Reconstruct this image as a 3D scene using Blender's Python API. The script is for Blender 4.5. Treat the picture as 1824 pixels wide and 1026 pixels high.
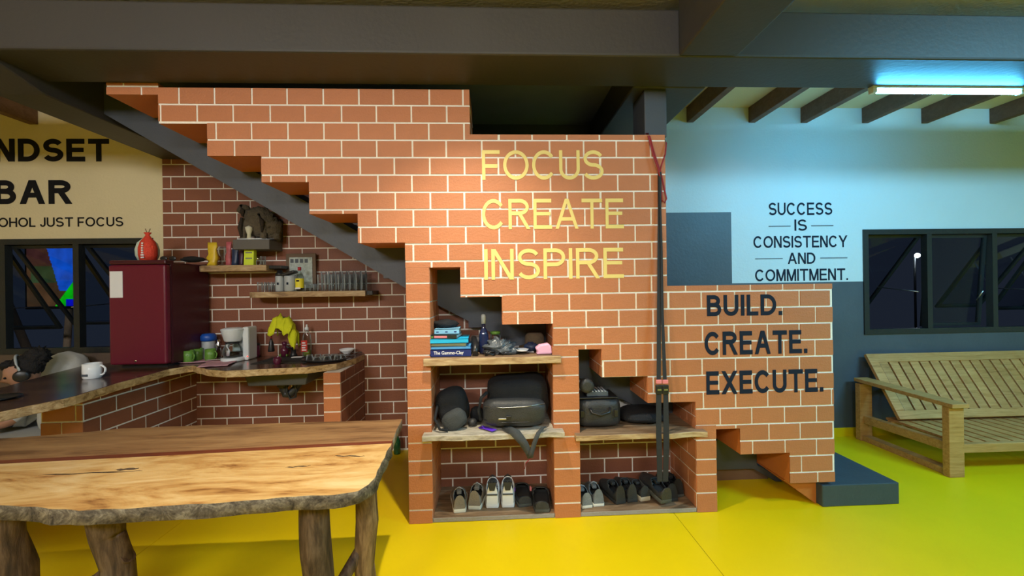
import bpy, bmesh, math, random
from mathutils import Vector, Matrix, noise
random.seed(7)
C = bpy.context.scene.collection
D = bpy.data
PI = math.pi
for o in list(D.objects): D.objects.remove(o)

# ------------------------------------------------------------------ camera
FPX = 700.0
yaw, pitch, roll = .0435, .0002, -.0146
CAM = Vector((.0603, -2.5262, 1.4899))
cyw, syw, cp, sp, cr, sr = math.cos(yaw), math.sin(yaw), math.cos(pitch), math.sin(pitch), math.cos(roll), math.sin(roll)
_f = Vector((syw*cp, cyw*cp, sp)); _r = Vector((cyw, -syw, 0)); _u = Vector((-syw*sp, -cyw*sp, cp))
RX = _r*cr + _u*sr; UX = _u*cr - _r*sr; FX = _f
cam = D.cameras.new('camera'); co = D.objects.new('camera', cam); C.objects.link(co)
cam.sensor_width = 36; cam.lens = 36*FPX/1824; cam.clip_start = .05; cam.clip_end = 100
M4 = Matrix.Identity(4)
for i in range(3):
    M4[i][0] = RX[i]; M4[i][1] = UX[i]; M4[i][2] = -FX[i]; M4[i][3] = CAM[i]
co.matrix_world = M4
bpy.context.scene.camera = co

def at(px, py, Y=None, Z=None, X=None):
    """a measured point of the room: the sight line met with the shelf, wall or floor plane it lies on"""
    d = FX + RX*((px-912)/FPX) - UX*((py-513)/FPX)
    if Y is not None: return CAM + d*((Y-CAM.y)/d.y)
    if Z is not None: return CAM + d*((Z-CAM.z)/d.z)
    return CAM + d*((X-CAM.x)/d.x)

# ------------------------------------------------------------------ world, lights, exposure
sc = bpy.context.scene
sc.view_settings.view_transform = 'Standard'; sc.view_settings.look = 'None'
sc.view_settings.exposure = 0.0; sc.view_settings.gamma = 1; sc.view_settings.use_curve_mapping = False
w = D.worlds.new('night'); sc.world = w; w.use_nodes = True
w.node_tree.nodes['Background'].inputs[0].default_value = (.010, .014, .024, 1)
w.node_tree.nodes['Background'].inputs[1].default_value = 1.0

def area(name, loc, target, size, power, col, sy=None):
    l = D.lights.new(name, 'AREA'); l.energy = power; l.color = col; l.size = size
    if sy: l.shape = 'RECTANGLE'; l.size_y = sy
    o = D.objects.new(name, l); C.objects.link(o); o.location = loc
    o.rotation_euler = (Vector(target)-Vector(loc)).to_track_quat('-Z', 'Y').to_euler()
    return o
l = D.lights.new('bulb_light', 'SPOT'); l.energy = 245; l.color = (1.0, .90, .70); l.spot_size = math.radians(100); l.spot_blend = 1.0; l.shadow_soft_size = .03
lo = D.objects.new('bulb_light', l); C.objects.link(lo); lo.location = (-.09, -.72, 3.06)
area('ceiling_panel_left', (-2.3, -4.2, 3.12), (-2.2, -1.0, .6), 1.6, 122, (.98, .97, .97), .6)
area('ceiling_panel_middle', (.7, -4.4, 3.12), (.4, -1.0, .6), 1.6, 112, (.98, .97, .97), .6)
area('ceiling_panel_cool', (4.3, -2.2, 3.12), (4.0, -.9, .2), 1.4, 165, (.26, .70, 1.0), .5)

# ------------------------------------------------------------------ materials
MATS = {}
def nodes(name):
    m = D.materials.new(name); m.use_nodes = True
    nt = m.node_tree; b = nt.nodes['Principled BSDF']; MATS[name] = m
    return m, nt, b
def lin(c):
    return tuple(((v/255+.055)/1.055)**2.4 if v > 10 else v/255/12.92 for v in c)
def mat(name, col, rough=.6, metal=0, var=.12, scale=6, bump=0, bscale=60, spec=.5, rnd=0, emit=None, es=1, trans=0, coords='Object', stretch=(1,1,1), alpha=1, coat=0):
    m, nt, b = nodes(name)
    N = nt.nodes; L = nt.links
    b.inputs['Roughness'].default_value = rough; b.inputs['Metallic'].default_value = metal
    b.inputs['Specular IOR Level'].default_value = spec
    tc = N.new('ShaderNodeTexCoord'); mp = N.new('ShaderNodeMapping'); L.new(tc.outputs[coords], mp.inputs[0])
    mp.inputs['Scale'].default_value = stretch
    no = N.new('ShaderNodeTexNoise'); no.inputs['Scale'].default_value = scale; no.inputs['Detail'].default_value = 6
    L.new(mp.outputs[0], no.inputs['Vector'])
    mx = N.new('ShaderNodeMix'); mx.data_type = 'RGBA'
    mx.inputs[6].default_value = tuple(max(0, v*(1-var)) for v in col)+(1,)
    mx.inputs[7].default_value = tuple(min(1, v*(1+var)) for v in col)+(1,)
    L.new(no.outputs['Fac'], mx.inputs[0])
    out = mx.outputs[2]
    if rnd:
        oi = N.new('ShaderNodeObjectInfo'); hs = N.new('ShaderNodeHueSaturation')
        mr = N.new('ShaderNodeMapRange'); mr.inputs[3].default_value = 1-rnd; mr.inputs[4].default_value = 1+rnd
        L.new(oi.outputs['Random'], mr.inputs[0]); L.new(mr.outputs[0], hs.inputs['Value']); L.new(out, hs.inputs['Color'])
        out = hs.outputs[0]
    L.new(out, b.inputs['Base Color'])
    if bump:
        n2 = N.new('ShaderNodeTexNoise'); n2.inputs['Scale'].default_value = bscale; n2.inputs['Detail'].default_value = 4
        L.new(mp.outputs[0], n2.inputs['Vector'])
        bp = N.new('ShaderNodeBump'); bp.inputs['Strength'].default_value = bump; bp.inputs['Distance'].default_value = .01
        L.new(n2.outputs['Fac'], bp.inputs['Height']); L.new(bp.outputs[0], b.inputs['Normal'])
    if emit:
        b.inputs['Emission Color'].default_value = emit+(1,); b.inputs['Emission Strength'].default_value = es
    if trans: b.inputs['Transmission Weight'].default_value = trans
    if coat: b.inputs['Coat Weight'].default_value = coat; b.inputs['Coat Roughness'].default_value = .15
    if alpha < 1: b.inputs['Alpha'].default_value = alpha
    return m
def wood(name, stops, sc_=(1, 6, 6), scale=2.2, rough=.45, ring=3.0, bump=.15, rnd=0, detail=6, dist=1.2, coat=0):
    """grain along local X"""
    m, nt, b = nodes(name); N = nt.nodes; L = nt.links
    tc = N.new('ShaderNodeTexCoord'); mp = N.new('ShaderNodeMapping'); mp.inputs['Scale'].default_value = sc_
    L.new(tc.outputs['Object'], mp.inputs[0])
    n1 = N.new('ShaderNodeTexNoise'); n1.inputs['Scale'].default_value = scale; n1.inputs['Detail'].default_value = detail
    n1.inputs['Roughness'].default_value = .62; n1.inputs['Distortion'].default_value = dist
    L.new(mp.outputs[0], n1.inputs['Vector'])
    n2 = N.new('ShaderNodeTexNoise'); n2.inputs['Scale'].default_value = scale*7; n2.inputs['Detail'].default_value = 3
    L.new(mp.outputs[0], n2.inputs['Vector'])
    ad = N.new('ShaderNodeMath'); ad.operation = 'MULTIPLY_ADD'; ad.inputs[1].default_value = .28
    L.new(n2.outputs['Fac'], ad.inputs[0]); L.new(n1.outputs['Fac'], ad.inputs[2])
    r = N.new('ShaderNodeValToRGB'); el = r.color_ramp.elements
    el[0].position = stops[0][0]; el[0].color = stops[0][1]+(1,); el[1].position = stops[-1][0]; el[1].color = stops[-1][1]+(1,)
    for p_, c_ in stops[1:-1]:
        e = el.new(p_); e.color = c_+(1,)
    L.new(ad.outputs[0], r.inputs[0]); out = r.outputs[0]
    if rnd:
        oi = N.new('ShaderNodeObjectInfo'); hs = N.new('ShaderNodeHueSaturation')
        mr = N.new('ShaderNodeMapRange'); mr.inputs[3].default_value = 1-rnd; mr.inputs[4].default_value = 1+rnd
        L.new(oi.outputs['Random'], mr.inputs[0]); L.new(mr.outputs[0], hs.inputs['Value']); L.new(out, hs.inputs['Color']); out = hs.outputs[0]
    L.new(out, b.inputs['Base Color']); b.inputs['Roughness'].default_value = rough
    bp = N.new('ShaderNodeBump'); bp.inputs['Strength'].default_value = bump; bp.inputs['Distance'].default_value = .006
    L.new(ad.outputs[0], bp.inputs['Height']); L.new(bp.outputs[0], b.inputs['Normal'])
    if coat: b.inputs['Coat Weight'].default_value = coat; b.inputs['Coat Roughness'].default_value = .2
    return m
def glass(name, col=(.97, .98, .98), rough=.02, fres=.18, rim=.35, power=3):
    """thin clear glass: see-through, fresnel gloss, whitish where it is seen edge on"""
    m, nt, b = nodes(name); N = nt.nodes; L = nt.links
    t = N.new('ShaderNodeBsdfTransparent'); t.inputs[0].default_value = col+(1,)
    g = N.new('ShaderNodeBsdfGlossy'); g.inputs['Roughness'].default_value = rough; g.inputs[0].default_value = (.95, .97, 1, 1)
    d = N.new('ShaderNodeBsdfTranslucent'); d.inputs[0].default_value = (.85, .9, .92, 1)
    d2 = N.new('ShaderNodeBsdfDiffuse'); d2.inputs[0].default_value = (.85, .9, .92, 1)
    ms = N.new('ShaderNodeMixShader'); ms.inputs[0].default_value = .6; L.new(d.outputs[0], ms.inputs[1]); L.new(d2.outputs[0], ms.inputs[2])
    fr = N.new('ShaderNodeLayerWeight'); fr.inputs[0].default_value = fres
    mx = N.new('ShaderNodeMixShader'); L.new(fr.outputs['Fresnel'], mx.inputs[0]); L.new(t.outputs[0], mx.inputs[1]); L.new(g.outputs[0], mx.inputs[2])
    lw = N.new('ShaderNodeLayerWeight'); lw.inputs[0].default_value = .5
    pw = N.new('ShaderNodeMath'); pw.operation = 'POWER'; pw.inputs[1].default_value = power; L.new(lw.outputs['Facing'], pw.inputs[0])
    mu = N.new('ShaderNodeMath'); mu.operation = 'MULTIPLY'; mu.inputs[1].default_value = rim; L.new(pw.outputs[0], mu.inputs[0])
    m2 = N.new('ShaderNodeMixShader'); L.new(mu.outputs[0], m2.inputs[0]); L.new(mx.outputs[0], m2.inputs[1]); L.new(ms.outputs[0], m2.inputs[2])
    L.new(m2.outputs[0], N['Material Output'].inputs[0]); N.remove(b)
    return m

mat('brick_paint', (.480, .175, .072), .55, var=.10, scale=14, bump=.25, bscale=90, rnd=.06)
mat('brick_shaded', (.250, .088, .048), .55, var=.10, scale=14, bump=.25, bscale=90, rnd=.06)  # same brick paint, darkened: shade of back and side faces put into the colour
mat('brick_plain', (.500, .150, .030), .5, var=.06, scale=5, bump=.15, bscale=70)
mat('mortar', (.88, .84, .77), .7, var=.06, scale=20, bump=.4, bscale=120)
mat('cream_paint', (.74, .65, .42), .65, var=.06, scale=3, bump=.3, bscale=50)
mat('cream_cool_lit', (.60, .69, .72), .55, var=.05, scale=3, bump=.2, bscale=50)  # cream paint with the tube's cool light put into its colour
mat('slate_paint', (.070, .085, .105), .5, var=.18, scale=4, bump=.15, bscale=40)
mat('brown_paint', (.12, .085, .065), .55, var=.12, scale=4, bump=.15)
mat('brown_wall', (.20, .115, .070), .6, var=.12, scale=5, bump=.15)
mat('beam_paint', (.045, .043, .046), .5, var=.10, scale=2.5, bump=.12, bscale=35)
mat('stair_paint', (.058, .066, .082), .55, var=.14, scale=4, bump=.15, bscale=35)
mat('platform_paint', (.040, .062, .078), .45, var=.25, scale=7, bump=.15, bscale=50)
mat('floor_yellow', (.78, .56, .003), .38, var=.09, scale=2.4, bump=.06, bscale=16, spec=.35)
mat('floor_joint', (.12, .10, .02), .9)
mat('black_frame', (.018, .022, .024), .35, var=.3, scale=20, bump=.15, bscale=120)
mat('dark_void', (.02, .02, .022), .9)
mat('letter_yellow', (.78, .62, .20), .5, var=.04)
mat('letter_black', (.009, .009, .012), .75, spec=.2)
mat('letter_navy', (.010, .016, .034), .75, spec=.2)
glass('pane_glass', (.80, .84, .88), .02, .12, rim=0)
glass('clear_glass', (.96, .98, .98), .04, .14, rim=.65, power=2.2)
glass('bottle_clear', (.88, .93, .92), .03, .2, rim=.5, power=2)
glass('sheer_plastic', (.75, .80, .80), .2, .2, rim=.5)
wood('table_light', [(.44, (.22, .085, .022)), (.54, (.50, .27, .085)), (.66, (.64, .41, .16)), (.84, (.74, .54, .27))], (1.0, 4.5, 4), 1.5, .38, bump=.12, coat=.15, dist=1.6)
wood('table_brown', [(.42, (.10, .045, .018)), (.58, (.24, .125, .052)), (.84, (.36, .21, .09))], (1.0, 7, 5), 1.4, .5, bump=.1, dist=1.0)
wood('red_strip', [(.4, (.10, .022, .010)), (.8, (.19, .045, .018))], (1, 8, 8), 2, .45)
wood('bark', [(.46, (.035, .026, .016)), (.64, (.13, .105, .070)), (.84, (.30, .26, .18))], (6, 6, 6), 3.0, .8, bump=.8)
wood('trunk', [(.44, (.030, .017, .008)), (.62, (.12, .070, .028)), (.86, (.32, .21, .10))], (7, 7, 1.2), 2.2, .7, bump=.8)
wood('trunk_dark', [(.46, (.018, .010, .007)), (.62, (.065, .038, .022)), (.84, (.16, .11, .068))], (7, 7, 1.2), 2.2, .7, bump=.8)
wood('shelf_wood', [(.40, (.16, .09, .040)), (.6, (.40, .26, .13)), (.82, (.60, .46, .27))], (1, 7, 7), 3, .6, bump=.3)
wood('shelf_grey', [(.40, (.15, .13, .10)), (.6, (.38, .34, .27)), (.82, (.58, .53, .44))], (1, 5, 5), 6, .65, bump=.4)
wood('plank_dark', [(.40, (.075, .042, .022)), (.6, (.19, .115, .062)), (.82, (.30, .20, .12))], (1, 7, 7), 3, .6, bump=.3)
wood('counter_top', [(.40, (.035, .018, .012)), (.6, (.085, .042, .026)), (.82, (.14, .075, .045))], (1, 4, 4), 2.4, .22, bump=.05, coat=.5)
wood('counter_edge', [(.42, (.13, .07, .025)), (.58, (.40, .26, .11)), (.80, (.60, .44, .24))], (5, 5, 9), 3, .6, bump=.7)
wood('bench_wood', [(.38, (.27, .125, .030)), (.58, (.45, .225, .065)), (.82, (.56, .31, .11))], (1.2, 14, 14), 2.4, .5, bump=.12, rnd=.08)
wood('rafter_wood', [(.4, (.105, .050, .028)), (.8, (.17, .090, .055))], (1, 8, 8), 2, .6, bump=.1)
mat('chrome', (.75, .75, .76), .15, 1); mat('steel', (.45, .46, .47), .35, 1)
mat('black_plastic', (.016, .016, .018), .35); mat('black_cloth', (.008, .009, .012), .85, var=.4, scale=30, bump=.5, bscale=200)
mat('grey_cloth', (.045, .050, .052), .8, var=.3, scale=30, bump=.5, bscale=200); mat('dark_leather', (.028, .030, .033), .45, var=.3, scale=20, bump=.3, bscale=150)
mat('white_plastic', (.74, .80, .84), .3, var=.03); mat('white_ceramic', (.82, .84, .86), .15, var=.02)
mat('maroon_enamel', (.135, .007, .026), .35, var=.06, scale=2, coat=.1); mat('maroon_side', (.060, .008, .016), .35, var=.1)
mat('paper_white', (.78, .78, .80), .7, var=.04); mat('label_yellow', (.80, .70, .03), .5); mat('lime_card', (.66, .80, .04), .5)
mat('yellow_cloth', (.68, .72, .015), .9, var=.15, scale=20, bump=.5, bscale=120)
mat('green_mug', (.13, .29, .045), .3, var=.25, scale=60, bump=.3, bscale=90)
mat('pink_cloth', (.62, .33, .38), .85, var=.15, scale=40, bump=.3); mat('pink_bright', (.78, .42, .60), .8)
mat('blue_lid', (.015, .10, .50), .35); mat('red_plastic', (.55, .030, .020), .4); mat('red_net', (.72, .055, .025), .7, var=.2, scale=50, bump=.6, bscale=80)
mat('garlic', (.62, .74, .66), .6, var=.2, scale=12, bump=.3, bscale=20); mat('coffee', (.03, .012, .006), .2)
mat('pack_yellow', (.75, .52, .03), .4, var=.2, scale=25); mat('pack_pink', (.55, .12, .14), .5, var=.4, scale=40); mat('pack_navy', (.02, .035, .09), .4, var=.5, scale=40); mat('pack_plum', (.06, .02, .04), .4)
mat('canister_grey', (.40, .44, .47), .4, var=.05); mat('cap_red', (.42, .02, .035), .4)
mat('frame_brown', (.13, .08, .045), .6, var=.2, scale=20); mat('collage', (.42, .48, .45), .6, var=.75, scale=38)
mat('hide', (.115, .092, .062), .95, var=.45, scale=26, bump=1.0, bscale=80); mat('hide_dark', (.035, .025, .018), .95, var=.3, bump=.9); mat('bone', (.62, .60, .45), .6); mat('foil', (.70, .74, .78), .3, var=.3, scale=30, bump=.8, bscale=40)
mat('corbel_grey', (.12, .11, .10), .7, var=.1); mat('sink_grey', (.075, .078, .075), .4, var=.2, scale=14); mat('pipe_black', (.03, .032, .035), .4, var=.2)
mat('bottle_green', (.015, .13, .045), .1, spec=.8, trans=.3); mat('bottle_blue', (.010, .018, .07), .08, spec=.8); mat('oil_green', (.16, .17, .02), .2); mat('plum_glass', (.10, .015, .04), .12)
mat('sole_white', (.72, .72, .64), .6); mat('taupe', (.25, .215, .175), .8, var=.15, scale=30, bump=.3, bscale=150); mat('taupe_lining', (.50, .47, .42), .9)
mat('shoe_white', (.80, .82, .84), .4, var=.04); mat('shoe_grey', (.17, .19, .20), .85, var=.25, scale=40, bump=.4, bscale=150); mat('shoe_black', (.028, .030, .030), .6, var=.3, scale=30, bump=.3, bscale=120); mat('shoe_black_matte', (.012, .012, .014), .8); mat('sole_grey', (.07, .075, .07), .7); mat('sole_tan', (.55, .48, .36), .7)
mat('cord_red', (.28, .018, .028), .7, var=.3, scale=60); mat('strap_black', (.018, .020, .026), .8, var=.2, scale=60); mat('tab_pink', (.75, .22, .24), .6)
mat('book_navy', (.012, .025, .15), .4); mat('book_blue', (.09, .36, .72), .4, var=.1); mat('book_sky', (.24, .55, .80), .4, var=.2, scale=20); mat('book_black', (.020, .028, .026), .3); mat('book_olive', (.24, .26, .15), .6, var=.2); mat('page', (.62, .64, .62), .8); mat('book_teal', (.01, .45, .78), .5)
mat('plastic_bag', (.08, .095, .11), .25, var=.7, scale=18, bump=1.0, bscale=28); mat('hat_brown', (.10, .07, .04), .9, var=.2, bump=.4); mat('purple_cloth', (.10, .02, .55), .8)
mat('panel_grey', (.20, .22, .21), .8, var=.1)
mat('concrete_grey', (.30, .28, .26), .9, var=.1, bump=.4)
mat('skin', (.42, .22, .15), .5, var=.05); mat('hair', (.012, .010, .010), .8, var=.4, scale=60, bump=1.0, bscale=120); mat('shirt_white', (.66, .70, .74), .85, var=.06, bump=.3, bscale=30); mat('jeans', (.05, .07, .11), .85)
mat('sofa_grey', (.52, .54, .54), .9, var=.08, scale=10, bump=.3, bscale=160)
mat('tube_glow', (.9, .95, 1), .4, emit=(.10, .62, 1.10), es=115); mat('reflected_lamp_glow', (.9, .95, 1), .4, emit=(.75, .88, 1.0), es=30)
mat('led_red', (.8, .05, .05), .4, emit=(1.0, .08, .06), es=2.0)
mat('bulb_glow', (.9, .9, .8), .4, emit=(1.0, .85, .6), es=6)
mat('night_trunk', (.30, .22, .15), .9, var=.3, scale=12, bump=.6); mat('night_wall', (.10, .12, .14), .8)
# painted reflection of a screen: brown ground, blue sky-like band, green wedge, blue box
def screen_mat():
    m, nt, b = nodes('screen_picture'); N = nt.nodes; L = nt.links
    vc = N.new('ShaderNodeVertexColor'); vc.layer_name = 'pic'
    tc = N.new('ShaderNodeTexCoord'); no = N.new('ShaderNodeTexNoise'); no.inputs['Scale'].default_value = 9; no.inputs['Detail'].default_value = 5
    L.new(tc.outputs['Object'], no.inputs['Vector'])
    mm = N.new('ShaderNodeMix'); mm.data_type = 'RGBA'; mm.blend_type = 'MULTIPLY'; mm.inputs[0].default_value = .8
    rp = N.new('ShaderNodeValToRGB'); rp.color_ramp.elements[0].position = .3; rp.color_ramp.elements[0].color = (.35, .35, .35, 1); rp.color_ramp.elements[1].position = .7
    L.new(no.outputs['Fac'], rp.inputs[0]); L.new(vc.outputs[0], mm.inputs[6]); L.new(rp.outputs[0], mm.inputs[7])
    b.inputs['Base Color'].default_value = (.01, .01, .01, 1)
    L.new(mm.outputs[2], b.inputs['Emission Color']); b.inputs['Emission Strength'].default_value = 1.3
screen_mat()

# ------------------------------------------------------------------ helpers
def tag(o, label=None, cat=None, group=None, kind=None):
    if label: o['label'] = label
    if cat: o['category'] = cat
    if group: o['group'] = group
    if kind: o['kind'] = kind
    return o
def empty(name, loc, label, cat, group=None, rz=0):
    o = D.objects.new(name, None); C.objects.link(o); o.location = loc; o.rotation_euler = (0, 0, rz); o.empty_display_size = .05
    return tag(o, label, cat, group)
class MB:
    """collects shapes (world or local coordinates) into one mesh"""
    def __init__(s): s.bm = bmesh.new(); s.ml = []
    def mi(s, m):
        if m not in s.ml: s.ml.append(m)
        return s.ml.index(m)
    def face(s, vs, m, smooth=False):
        try: f = s.bm.faces.new(vs)
        except ValueError: return None
        f.material_index = s.mi(m); f.smooth = smooth; return f
    def box(s, a, b, m, front=None, T=None, fm=None):
        x0, y0, z0 = a; x1, y1, z1 = b
        if x0 > x1: x0, x1 = x1, x0
        if y0 > y1: y0, y1 = y1, y0
        if z0 > z1: z0, z1 = z1, z0
        P = [(x0,y0,z0),(x1,y0,z0),(x1,y1,z0),(x0,y1,z0),(x0,y0,z1),(x1,y0,z1),(x1,y1,z1),(x0,y1,z1)]
        v = [s.bm.verts.new(T @ Vector(p) if T else p) for p in P]
        F = [(0,3,2,1),(4,5,6,7),(0,1,5,4),(1,2,6,5),(2,3,7,6),(3,0,4,7)]
        for i, f in enumerate(F): s.face([v[k] for k in f], front if (front and i == 2) else (fm or {}).get(i, m))
        return s
    def prism(s, poly, m, axis='z', lo=0, hi=1, side=None, smooth=False):
        def P(p, t):
            if axis == 'z': return (p[0], p[1], t)
            if axis == 'y': return (p[0], t, p[1])
            return (t, p[0], p[1])
        A = [s.bm.verts.new(P(p, lo)) for p in poly]; B = [s.bm.verts.new(P(p, hi)) for p in poly]
        s.face(A[::-1], m); s.face(B, m)
        for i in range(len(poly)):
            j = (i+1) % len(poly); s.face([A[i], A[j], B[j], B[i]], side or m, smooth)
        return s
    def lathe(s, prof, m, c=(0, 0, 0), n=20, T=None, sx=1, sy=1, caps=True):
        rings = []
        for r, z in prof:
            ring = []
            for k in range(n):
                a = 2*PI*k/n; p = Vector((c[0]+r*math.cos(a)*sx, c[1]+r*math.sin(a)*sy, c[2]+z))
                ring.append(s.bm.verts.new(T @ p if T else p))
            rings.append(ring)
        for a, b in zip(rings, rings[1:]):
            for k in range(n): s.face([a[k], a[(k+1) % n], b[(k+1) % n], b[k]], m, True)
        if caps and prof[0][0] > 1e-5: s.face(rings[0][::-1], m)
        if caps and prof[-1][0] > 1e-5: s.face(rings[-1], m)
        return s
    def tube(s, pts, r, m, n=10, flat=None):
        pts = [Vector(p) for p in pts]; rings = []
        for i, p in enumerate(pts):
            t = (pts[min(i+1, len(pts)-1)] - pts[max(i-1, 0)]).normalized()
            up = Vector((0, 0, 1)) if abs(t.z) < .9 else Vector((0, 1, 0))
            a = t.cross(up).normalized(); b = t.cross(a).normalized()
            rr = r[i] if isinstance(r, (list, tuple)) else r
            rings.append([s.bm.verts.new(p + a*math.cos(2*PI*k/n)*rr + b*math.sin(2*PI*k/n)*rr*(flat or 1)) for k in range(n)])
        for a, b in zip(rings, rings[1:]):
            for k in range(n): s.face([a[k], a[(k+1) % n], b[(k+1) % n], b[k]], m, True)
        s.face(rings[0][::-1], m); s.face(rings[-1], m)
        return s
    def blob(s, c, r, m, n=16, k=10, amp=0, fr=4, seed=0, T=None):
        rings = []
        for i in range(k+1):
            th = PI*i/k; ring = []
            for j in range(n):
                ph = 2*PI*j/n
                d = Vector((math.sin(th)*math.cos(ph), math.sin(th)*math.sin(ph), -math.cos(th)))
                q = 1 + amp*noise.noise(d*fr*.6+Vector((seed, seed*.7, 0)))
                p = Vector((c[0]+d.x*r[0]*q, c[1]+d.y*r[1]*q, c[2]+d.z*r[2]*q))
                ring.append(s.bm.verts.new(T @ p if T else p))
            rings.append(ring)
        for a, b in zip(rings, rings[1:]):
            for j in range(n): s.face([a[j], a[(j+1) % n], b[(j+1) % n], b[j]], m, True)
        return s
    def build(s, name, parent=None, loc=None, bevel=0, seg=2, sub=0, weld=True, local=False):
        if weld: bmesh.ops.remove_doubles(s.bm, verts=s.bm.verts, dist=1e-5)
        bmesh.ops.recalc_face_normals(s.bm, faces=s.bm.faces)
        me = D.meshes.new(name); s.bm.to_mesh(me); s.bm.free()
        for m in s.ml: me.materials.append(MATS[m])
        o = D.objects.new(name, me); C.objects.link(o)
        if parent is not None: o.parent = parent
        if parent is not None and not local:      # shapes were given in world coordinates
            off = Vector(parent.location)
            if parent.parent: off = off + Vector(parent.parent.location)
            me.transform(Matrix.Translation(-off)); 
        if loc is not None: o.location = loc
        if bevel:
            b = o.modifiers.new('bevel', 'BEVEL'); b.width = bevel; b.segments = seg; b.limit_method = 'ANGLE'
        if sub:
            b = o.modifiers.new('sub', 'SUBSURF'); b.levels = sub; b.render_levels = sub
        return o
def box1(name, a, b, m, parent=None, **k): return MB().box(a, b, m).build(name, parent, **k)

# bricks: one object per brick, alike bricks share their mesh
BR = {}
def brick_mesh(rects, axis, t, m):
    key = (tuple(tuple(round(v, 3) for v in r) for r in rects), axis, m)
    if key in BR: return BR[key]
    mb = MB()
    for u0, u1, v0, v1 in rects:
        ch = min(.0025, (u1-u0)/4, (v1-v0)/4)
        if axis == 'y': mb.box((u0, -t, v0), (u1, .002, v1), m)
        elif axis == '-x': mb.box((-t, u0, v0), (.002, u1, v1), m)
        else: mb.box((-.002, u0, v0), (t, u1, v1), m)
    bmesh.ops.recalc_face_normals(mb.bm, faces=mb.bm.faces)
    me = D.meshes.new('brick'); mb.bm.to_mesh(me); mb.bm.free(); me.materials.append(MATS[m])
    BR[key] = me; return me
def bricks(parent, regions, plane, axis, rows, joint, m, t=.004, gap=.0115, full=False):
    """regions: rects (u0,u1,v0,v1); rows: list of course lines high to low; joint(row)->(offset,width)"""
    poff = Vector(parent.location); n = 0
    umin = min(r[0] for r in regions); umax = max(r[1] for r in regions)
    for i in range(len(rows)-1):
        v1, v0 = rows[i], rows[i+1]
        off, wd = joint(i)
        j0 = math.floor((umin-off)/wd)-1; j1 = math.ceil((umax-off)/wd)+1
        for j in range(j0, j1):
            ju = .0035*math.sin(j*3.7+i*1.9)
            a, b = off+j*wd+gap/2+ju, off+(j+1)*wd-gap/2+.0035*math.sin((j+1)*3.7+i*1.9)
            if full: a, b = umin, umax
            c, d = v0+gap/2, v1-gap/2
            rs = []
            for r in regions:
                x0, x1, y0, y1 = max(a, r[0]), min(b, r[1]), max(c, r[2]), min(d, r[3])
                if x1-x0 > .006 and y1-y0 > .006: rs.append([x0, x1, y0, y1])
            if rs:
                mu = sum(r[0]+r[1] for r in rs)/2/len(rs); mv = sum(r[2]+r[3] for r in rs)/2/len(rs)
                rl = [(r[0]-mu, r[1]-mu, r[2]-mv, r[3]-mv) for r in rs]
                o = D.objects.new('brick', brick_mesh(rl, axis, t, m)); C.objects.link(o); o.parent = parent
                jit = random.uniform(-.0008, .0008)
                p = Vector((mu, plane+jit, mv)) if axis == 'y' else Vector((plane, mu, mv))
                o.location = p-poff; n += 1
            if full: break
    return n
def lettering_font(txt, x0, x1, z0, z1, Y, m, parent, bold=0, name='lettering', th=.002):
    cu = D.curves.new('t', 'FONT'); cu.body = txt; cu.size = 1; cu.offset = bold; cu.extrude = .5; cu.resolution_u = 4
    to = D.objects.new('t', cu); C.objects.link(to); bpy.context.view_layer.update()
    me = D.meshes.new_from_object(to.evaluated_get(bpy.context.evaluated_depsgraph_get()))
    D.objects.remove(to); D.curves.remove(cu)
    xs = [v.co.x for v in me.vertices]; ys = [v.co.y for v in me.vertices]
    ax, bx, ay, by = min(xs), max(xs), min(ys), max(ys)
    for v in me.vertices:
        v.co = Vector((x0+(v.co.x-ax)/(bx-ax)*(x1-x0), Y-.0045-th+(.5-v.co.z)*th, z0+(v.co.y-ay)/(by-ay)*(z1-z0)))
    me.materials.clear(); me.materials.append(MATS[m])
    o = D.objects.new(name, me); C.objects.link(o); o.parent = parent
    return o
LW = dict(A=.93, B=.77, C=.92, D=.85, E=.74, F=.68, H=.79, J=.56, L=.62, M=.93, N=.79, O=.98, P=.78, R=.86, S=.80, T=.83, U=.80, V=.92, X=.92, Y=.92)
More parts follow.
